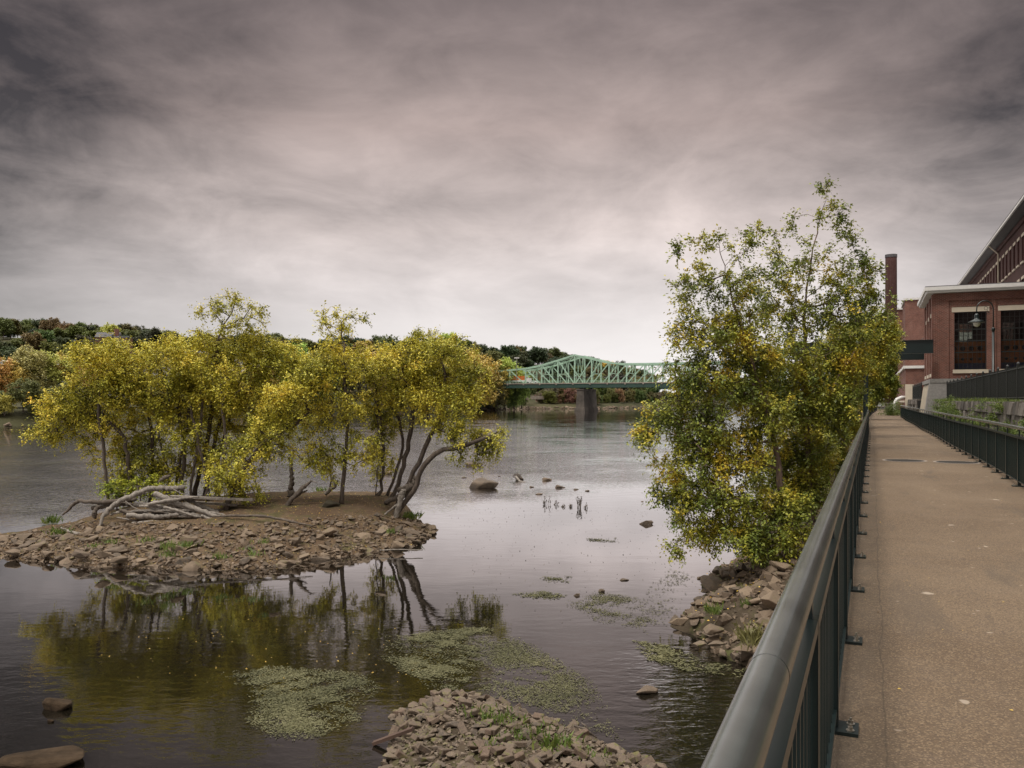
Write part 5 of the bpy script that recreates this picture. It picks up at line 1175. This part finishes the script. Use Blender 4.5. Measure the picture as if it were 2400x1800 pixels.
for i in range(16):
    x, y = rr.uniform(1000, 1650), rr.uniform(455, 600); a = rr.uniform(.02, .42) if rr.random() < .75 else rr.uniform(-.3, 0); L = rr.uniform(260, 520); y = min(y, 640 - L * math.sin(a))
    log('split %s log among the broken wood in the driftwood pile' % 'weathered', [(x, y), (x + L * .5 * math.cos(a), y + L * .5 * math.sin(a) - 6), (x + L * math.cos(a), y + L * math.sin(a))], rr.uniform(31.7, 32.9), [rr.uniform(12, 20), rr.uniform(12, 20), rr.uniform(4, 8)], rr.choice(['drift', 'drift', 'dark_drift']), 'driftwood_log', 'split logs in the driftwood pile', sides=5, cat='log')
gs = 'dead stumps and leaning snags on the island'
log('tall broken dead stump standing behind the leaning snag', [(668, 610), (672, 520), (676, 420), (672, 288)], 35.8, [34, 22, 18, 14], 'dark_drift', 'stump', gs, zB, cat='stump')
log('dark dead snag leaning to the right in the middle of the island', [(548, 790), (620, 700), (700, 605), (780, 525), (850, 468)], 33.2, [14, 20, 22, 18, 8], 'dark_drift', 'snag', gs, zB, cat='snag')
log('thin dry twig at the tip of the leaning snag', [(845, 470), (880, 478), (905, 485)], 33.2, [6, 4, 2], 'drift', 'stick', gs, zB, cat='stick')
log('side stub crossing the leaning snag', [(700, 610), (760, 575), (815, 550)], 33.3, [10, 12, 4], 'dark_drift', 'stick', gs, zB, cat='stick')
log('small forked dead branch rising behind the island crest', [(965, 585), (1010, 545), (1050, 515), (1075, 462)], 36.0, [18, 18, 14, 6], 'drift', 'snag', gs, zB, cat='snag')
log('second prong of the small forked branch', [(1045, 520), (1048, 490), (1040, 462)], 36.0, [10, 8, 4], 'drift', 'snag', gs, zB, cat='snag')
log('curling thin stem beside the small forked branch', [(990, 570), (1012, 500), (1015, 430), (1003, 350)], 36.1, [9, 7, 6, 3], 'bark', 'snag', gs, zB, cat='snag')
log('pale bare pole propped against the arching tree', [(1568, 812), (1600, 700), (1625, 600), (1640, 545)], 34.2, [20, 24, 26, 22], 'drift', 'snag', gs, zB, cat='snag')
log('thin pale pole leaning beside the thicker bare one', [(1428, 806), (1500, 745), (1575, 680)], 34.0, [6, 9, 8], 'drift', 'stick', gs, zB, cat='stick')
log('bent broken trunk lying under the arching tree', [(1605, 545), (1680, 530), (1735, 490), (1750, 430)], 34.8, [26, 34, 28, 16], 'dark_drift', 'snag', gs, zB, cat='snag')
log('twisted lower limb behind the broken trunk', [(1480, 655), (1600, 610), (1700, 580), (1740, 545)], 35.1, [20, 24, 22, 12], 'dark_drift', 'snag', gs, zB, cat='snag')
log('long dark root snaking across the bare soil', [(0, 775), (180, 770), (400, 770), (560, 795), (700, 825), (860, 855)], 31.4, [8, 10, 12, 10, 8, 4], 'dark_drift', 'root', gs, zB, cat='root', dY=-1.2)
log('thin dry stick on the soil in the middle of the island', [(855, 830), (930, 800), (985, 782)], 32.2, [4, 5, 3], 'drift', 'stick', gs, zB, cat='stick')
log('bleached stick floating at the right front waterline', [(1440, 1068), (1600, 1062), (1810, 1066)], 29.6, [5, 5, 4], 'drift', 'stick', gs, zB, cat='stick')
# rusty board on the spit, sticks at its right end
p0, p1 = G(875, 1742, .03), G(968, 1708, .30); m = MB(); m.bar(p0, p1, .10, .05); tag(m.build('board', simple('rusty_wood', (.07, .04, .028), .9, .3, 6), org=p0), 'dark rusty brown board sticking out of the left side of the near gravel spit', 'board')
p0 = G(1378, 1700, .05)
for lab, a, b in (('thin dark stick leaning at the right side of the near gravel spit', (1362, 1694), (1385, 1722)), ('thicker dark stick lying along the right waterline of the near spit', (1345, 1700), (1400, 1730))):
    q0, q1 = G(*a, .25), G(*b, .1); m = MB(); m.tube([q0, (q0 + q1) / 2 + [0, 0, .04], q1], [.012, .02, .01], 6); tag(m.build('stick', M['dark_drift'], None, True, org=q0), lab, 'stick', 'dark sticks on the near gravel spit')
# root ball snag in the river
q = G(1214, 1125); r = thing('root_ball', 'dark upturned root ball stuck in the river beside the smooth boulder', 'root ball', q); kx = q[1] / F
mm = rock_mesh(77, .8, 18, .02); mm.materials.append(M['wetrock']); o = bpy.data.objects.new('clod', mm); C.objects.link(o); o.parent = r; o.location = (.1, .1, .10); o.scale = (.62, .5, .75)
m = MB(); rr = random.Random(3)
for i in range(60):
    a = rr.uniform(0, 3.14); L = rr.uniform(.1, .28); c = Vector((rr.uniform(-.28, .12), rr.uniform(-.2, .2), rr.uniform(.15, .38)))
    m.tube([c, c + Vector((math.cos(a) * L, rr.uniform(-.1, .1), math.sin(a) * L * .6))], [.02, .006], 4)
m.build('roots', M['dark_drift'], r)
m = MB(); m.tube([(-.15, -.35, .28), (0, -.6, .12), (.1, -.9, .02), (.5, -1.6, .0)], [.07, .08, .06, .03], 8); m.build('branch', M['drift'], r, True)
# dead stalks standing in the water
def stalks(label, px, py, h, n, w):
    q = G(px, py); r = tag(None or bpy.data.objects.new('x', None)) if False else None
    m = MB(); k = q[1] / F; rr = random.Random(px)
    for i in range(n):
        x = rr.gauss(0, w * k * .4); L = h * k * rr.uniform(.3, 1); lean = rr.gauss(.08, .15)
        m.tube([(x, rr.uniform(-.1, .1), -.05), (x + lean * L * .5, 0, L * .55), (x + lean * L * 1.2, 0, L)], [.012, .012, .004], 4)
        for j in range(5): t = rr.uniform(.3, 1); c = Vector((x + lean * L * t, 0, L * t)); m.tube([c, c + Vector((rr.uniform(-.1, .1), rr.uniform(-.1, .1), rr.uniform(-.10, .05)))], [.018, .004], 4)
    o = m.build('dead_stalks', M['dark_drift']); o.location = tuple(q); tag(o, label, 'plant', 'dead weed stalks standing in the river')
stalks('dead weed stalk standing leftmost in the river', 1278, 1182, 22, 6, 14); stalks('middle dead weed stalk of the river cluster', 1305, 1183, 14, 4, 8); stalks('short pair of dead shoots between the stalks', 1320, 1188, 6, 4, 6)
stalks('tallest and thickest dead weed clump in the river', 1358, 1190, 30, 10, 10); stalks('thin spiky shoots right of the thickest clump', 1373, 1191, 16, 4, 10); stalks('tiny dead shoots beside the thickest clump', 1341, 1188, 8, 4, 12)
# ================================================================== weeds and grasses
def weedmat(label, poly, n, size=.075, seed=1, noise_cut=.35, z=.006, sc=1.6):
    r = np.random.default_rng(seed); W_ = [G(a, b)[:2] for a, b in poly]; Wm = np.array(W_); pos = []
    while len(pos) < n:
        p = r.uniform(Wm.min(0), Wm.max(0), (4 * n, 2)); d = polydist(p[:, 0], p[:, 1], W_)
        f = fbm(p[:, 0], p[:, 1], sc, seed) * .3 + fbm(p[:, 0], p[:, 1], .35, seed + 5) * .16 + .5; keep = (d > 0) & (r.uniform(size=len(p)) < np.clip((f - noise_cut) * 2.2, .04, 1) * np.clip(d / .6, .05, 1)); pos += list(p[keep])
    pos = np.array(pos[:n]); pos3 = np.c_[pos, np.full(n, z) + r.uniform(0, .006, n)]
    ang = r.uniform(0, 6.28, n); ax = np.c_[np.cos(ang), np.sin(ang) * .8, r.uniform(-.02, .08, n)]
    V, Fc = leaves_mesh(pos3, ax, size * r.uniform(.5, 1.5, (n, 1)), r, .24, 3.0)
    tag(mk('water_weed', V, Fc, M['weed']), label, 'water weed', kind='stuff')
weedmat('dense olive water weed mat floating left of the gravel spit', [(500, 1575), (620, 1560), (760, 1568), (870, 1580), (900, 1620), (850, 1690), (740, 1735), (640, 1735), (570, 1690), (590, 1650)], 15000, .055, 1, .36)
weedmat('dense water weed raft behind the gravel spit', [(900, 1490), (1010, 1480), (1100, 1470), (1160, 1470), (1130, 1560), (1090, 1625), (1000, 1620), (930, 1570), (880, 1530)], 13000, .055, 2, .40)
weedmat('thin pale water weed veil right of the gravel spit', [(1120, 1500), (1220, 1492), (1290, 1530), (1390, 1590), (1440, 1680), (1470, 1740), (1380, 1720), (1240, 1670), (1120, 1625), (1090, 1600)], 10500, .05, 3, .25)
weedmat('sparse water weed patch in the calm channel', [(1310, 1410), (1400, 1385), (1500, 1400), (1560, 1440), (1500, 1475), (1400, 1460)], 3200, .055, 4, .3)
weedmat('narrow water weed streak left in the calm channel', [(1200, 1392), (1280, 1384), (1340, 1398), (1300, 1406), (1210, 1400)], 600, .085, 5, .25)
weedmat('short water weed wisp above the narrow streak', [(1265, 1352), (1340, 1350), (1340, 1368), (1280, 1368)], 260, .08, 6, .3)
weedmat('faint water weed line below the dead stalks', [(1370, 1262), (1450, 1260), (1450, 1272), (1380, 1270)], 220, .09, 7, .2)
weedmat('weed fringe in the shallows in front of the rock heap', [(1480, 1500), (1560, 1510), (1660, 1550), (1770, 1570), (1740, 1590), (1600, 1575), (1510, 1545)], 1500, .09, 8, .3)
weedmat('scattered weed left of the rock heap', [(1560, 1330), (1640, 1350), (1560, 1480), (1480, 1500), (1500, 1400)], 500, .07, 9, .3)
def specks(name, label, poly, n, size, mat, seed, zf=None):
    r = np.random.default_rng(seed); W_ = [G(a, b)[:2] for a, b in poly]; Wm = np.array(W_); p = r.uniform(Wm.min(0), Wm.max(0), (n * 3, 2)); p = p[polydist(p[:, 0], p[:, 1], W_) > 0][:n]
    z = np.full(len(p), .008) if zf is None else zf(p[:, 0], p[:, 1]) + .02
    a = r.uniform(0, 6.28, len(p)); V, Fc = leaves_mesh(np.c_[p, z], np.c_[np.cos(a), np.sin(a), r.uniform(0, .3, len(p))], size, r, .7, 2); tag(mk(name, V, Fc, mat), label, 'leaves', kind='stuff')
specks('floating_leaves', 'tiny dark specks and leaves scattered on the calm water', [(1040, 1190), (1560, 1190), (1600, 1400), (1450, 1480), (1150, 1440)], 420, .05, M['dark_drift'], 1)
specks('floating_leaves', 'yellow and orange leaves floating in the dark reflection', [(150, 1450), (900, 1440), (1000, 1560), (880, 1640), (500, 1640), (200, 1560)], 110, .035, M['fleaf'], 2)
specks('fallen_leaves', 'small yellow fallen leaves scattered on the island soil', [(0, 1330), (520, 1340), (1020, 1290), (960, 1160), (600, 1130), (250, 1160), (0, 1240)], 3000, .05, M['fleaf'], 3, lambda x, y: island_z(x, y))
specks('fallen_leaves', 'fallen leaves lying between the rocks of the bank', [(1600, 1300), (1840, 1300), (1760, 1540), (1640, 1520)], 300, .06, M['fleaf'], 4, lambda x, y: bank_z((x + .17) * EV[0] + y * EV[1], (x + .17) * NV[0] + y * NV[1]) + .12)
def litter(label, t0, t1, n, size, seed, mat='fleaf'):
    r = np.random.default_rng(seed); s = 2 + 60 * r.uniform(0, 1, n) ** 1.6; t = t0 + (t1 - t0) * r.beta(.7, 2.2, n); a = r.uniform(0, 6.28, n)
    V, Fc = leaves_mesh(np.array([W(x, y, ZP + .004) for x, y in zip(s, t)]), np.c_[np.cos(a), np.sin(a), r.uniform(0, .12, n)], size, r, .6, 3); tag(mk('fallen_leaves', V, Fc, M[mat]), label, 'leaves', kind='stuff')
litter('small dry leaves blown along the river side edge of the walkway', .12, 2.4, 150, .018, 5); litter('dark bits of leaf litter along the wall side edge of the walkway', 2.45, .4, 260, .016, 6, 'dark_drift')
def tuft(label, q, h, n, w, group, seed, mat='grass', broad=.16, name='weed_plant', cat='plant'):
    r = np.random.default_rng(seed); p = r.normal(0, w, (n, 3)); p[:, 2] = 0
    ax = r.normal(0, .55, (n, 3)); ax[:, 2] = np.abs(ax[:, 2]) + .75
    V, Fc = leaves_mesh(p, ax, h, r, broad, 0)
    p2 = p + ax / np.linalg.norm(ax, axis=1, keepdims=True) * h * r.uniform(.2, .9, (n, 1)); a2 = r.normal(0, 1, (n, 3)); V2, F2 = leaves_mesh(p2, a2, h * .35, r, broad * 2.2, .5)
    o = mk(name, np.concatenate([V, V2]), np.concatenate([Fc, F2 + len(V)]), M[mat]); o.location = tuple(q); tag(o, label, cat, group)
for i, (px, py, h, n, lab) in enumerate(((393, 1288, .28, 40, 'green weed tuft beside the angular grey rock'), (440, 1283, .25, 40, 'green weed tuft right of the angular grey rock'), (402, 1305, .25, 40, 'green weed tuft lowest in front of the pile'), (262, 1275, .18, 30, 'small bright weed under the blocky pinkish rock'), (140, 1255, .35, 60, 'yellowish weed clump on the left tip of the island'),
        (222, 1285, .2, 30, 'flat green weed between the left shore slabs'), (120, 1228, .4, 60, 'dry green herbs on the far left rise of the island'), (960, 1217, .35, 120, 'dense green cushion plant on the right end of the island'), (615, 1275, .18, 30, 'small green weed near the broad rounded rock'), (575, 1290, .15, 24, 'tiny green weed in the front rubble'), (520, 1310, .2, 30, 'yellow green weed near the front waterline'), (595, 1303, .2, 30, 'pale weed in the rubble right of centre'), (750, 1155, .4, 50, 'small leafy sapling behind the island crest'), (660, 1165, .3, 80, 'yellow herbs at the foot of the dead stump'), (915, 1250, .2, 40, 'green weed beside the large dark boulder'), (345, 1270, .2, 30, 'low weed below the short fat log'))):
    tuft(lab, gi(px, py), h, n, .10 + h * .2, 'weeds growing on the island', 300 + i)
for i, (px, py, h, n, lab) in enumerate(((1165, 1690, .20, 200, 'wide patch of bright grass on top of the near spit'), (1115, 1672, .16, 90, 'grass tuft left on the near spit'), (1245, 1715, .18, 110, 'bright leafy weed in the middle of the near spit'), (1205, 1738, .18, 90, 'blue-green leafy weed low on the near spit'), (1305, 1740, .26, 170, 'large spiky leafed weed on the right of the near spit'), (1380, 1755, .18, 80, 'green weed at the right edge of the near spit'), (1160, 1760, .14, 60, 'thin weed at the lower centre of the near spit'), (1290, 1700, .14, 70, 'yellowish grass behind the spiky leafed weed'))):
    n = int(n * .3); h *= .8; q = G(px, py, .40); q[2] = float(spit_z(np.array([q[0]]), np.array([q[1]]))[0]) + .03; tuft(lab, q, h, n, .16, 'weeds growing on the near spit', 330 + i, broad=.2)
for i, (px, py, h, n, lab) in enumerate(((1670, 1440, .3, 60, 'bright weed in the middle of the rock heap'), (1755, 1425, .25, 50, 'green weed high in the rock heap'), (1765, 1515, .5, 70, 'long dry grass tuft beside the railing'), (1745, 1395, .3, 60, 'small weed under the birch roots'))):
    tuft(lab, G(px, py, .6), h, n, .10, 'weeds in the rock heap', 350 + i, 'drygrass' if i >= 2 else 'grass', broad=.1)
def bush(label, q, rx, rz, n, leaf, group, seed, name='bush', mat='grass'):
    r = np.random.default_rng(seed); k = max(3, n // 60); cc = r.normal(0, .45, (k, 3)) * [rx, rx, rz]; cc[:, 2] = np.abs(cc[:, 2]) + .1
    c = cc[r.integers(0, k, n)] + r.normal(0, .16, (n, 3)) * [rx, rx, rz]
    V, Fc = leaves_mesh(c, r.normal(0, 1, (n, 3)) + [0, 0, -.2], leaf, r, .55, .6)
    o = mk(name, V, Fc, M[mat]); o.location = tuple(q); tag(o, label, 'plant', group)
# plants hanging on the stone wall
rp = random.Random(8)
for i, (s, z, h, n, lab) in enumerate(((60, 5.1, .9, 260, 'tall leafy bush growing up through the fence above the stone wall'), (56, 4.8, .6, 200, 'green bush on the face of the stone wall left of centre'), (50, 4.75, .5, 180, 'creeper hanging on the stone wall face'), (45.5, 4.7, .5, 180, 'green creeper low on the stone wall'), (41, 4.9, .4, 120, 'creeper patch in the middle of the stone wall'), (36.5, 4.6, .5, 150, 'creeper patch right of the middle of the stone wall'), (31, 4.7, .6, 200, 'leafy creeper at the right end of the stone wall'), (28, 5.0, .5, 160, 'dark leafy creeper at the right edge by the wall'), (67, 4.8, .7, 200, 'bush at the foot of the far stone wall'), (73, 4.6, .7, 200, 'bush near the annex base'), (40, 5.5, .55, 140, 'yellowish shrub on top of the wall against the fence'), (64, 5.4, .7, 160, 'bush on top of the wall near the annex'))):
    bush(lab, W(s, 4.95, z - .5), h * 1.1, h * 1.0, n * 6, .085, 'plants growing on the stone wall', 370 + i)
for i in range(14):
    s = 26 + i * 4 + rp.uniform(-1, 1); tuft('grassy weed sprouting along the top edge of the stone wall', W(s, 5.3, 5.42), rp.uniform(.12, .28), 70, .3, 'weeds along the top of the stone wall', 400 + i, 'grass', .12)
bush('round dark green bush past the end of the wall side railing', W(92, 2.0, ZP - .1), 1.0, 1.3, 3000, .12, None, 450)
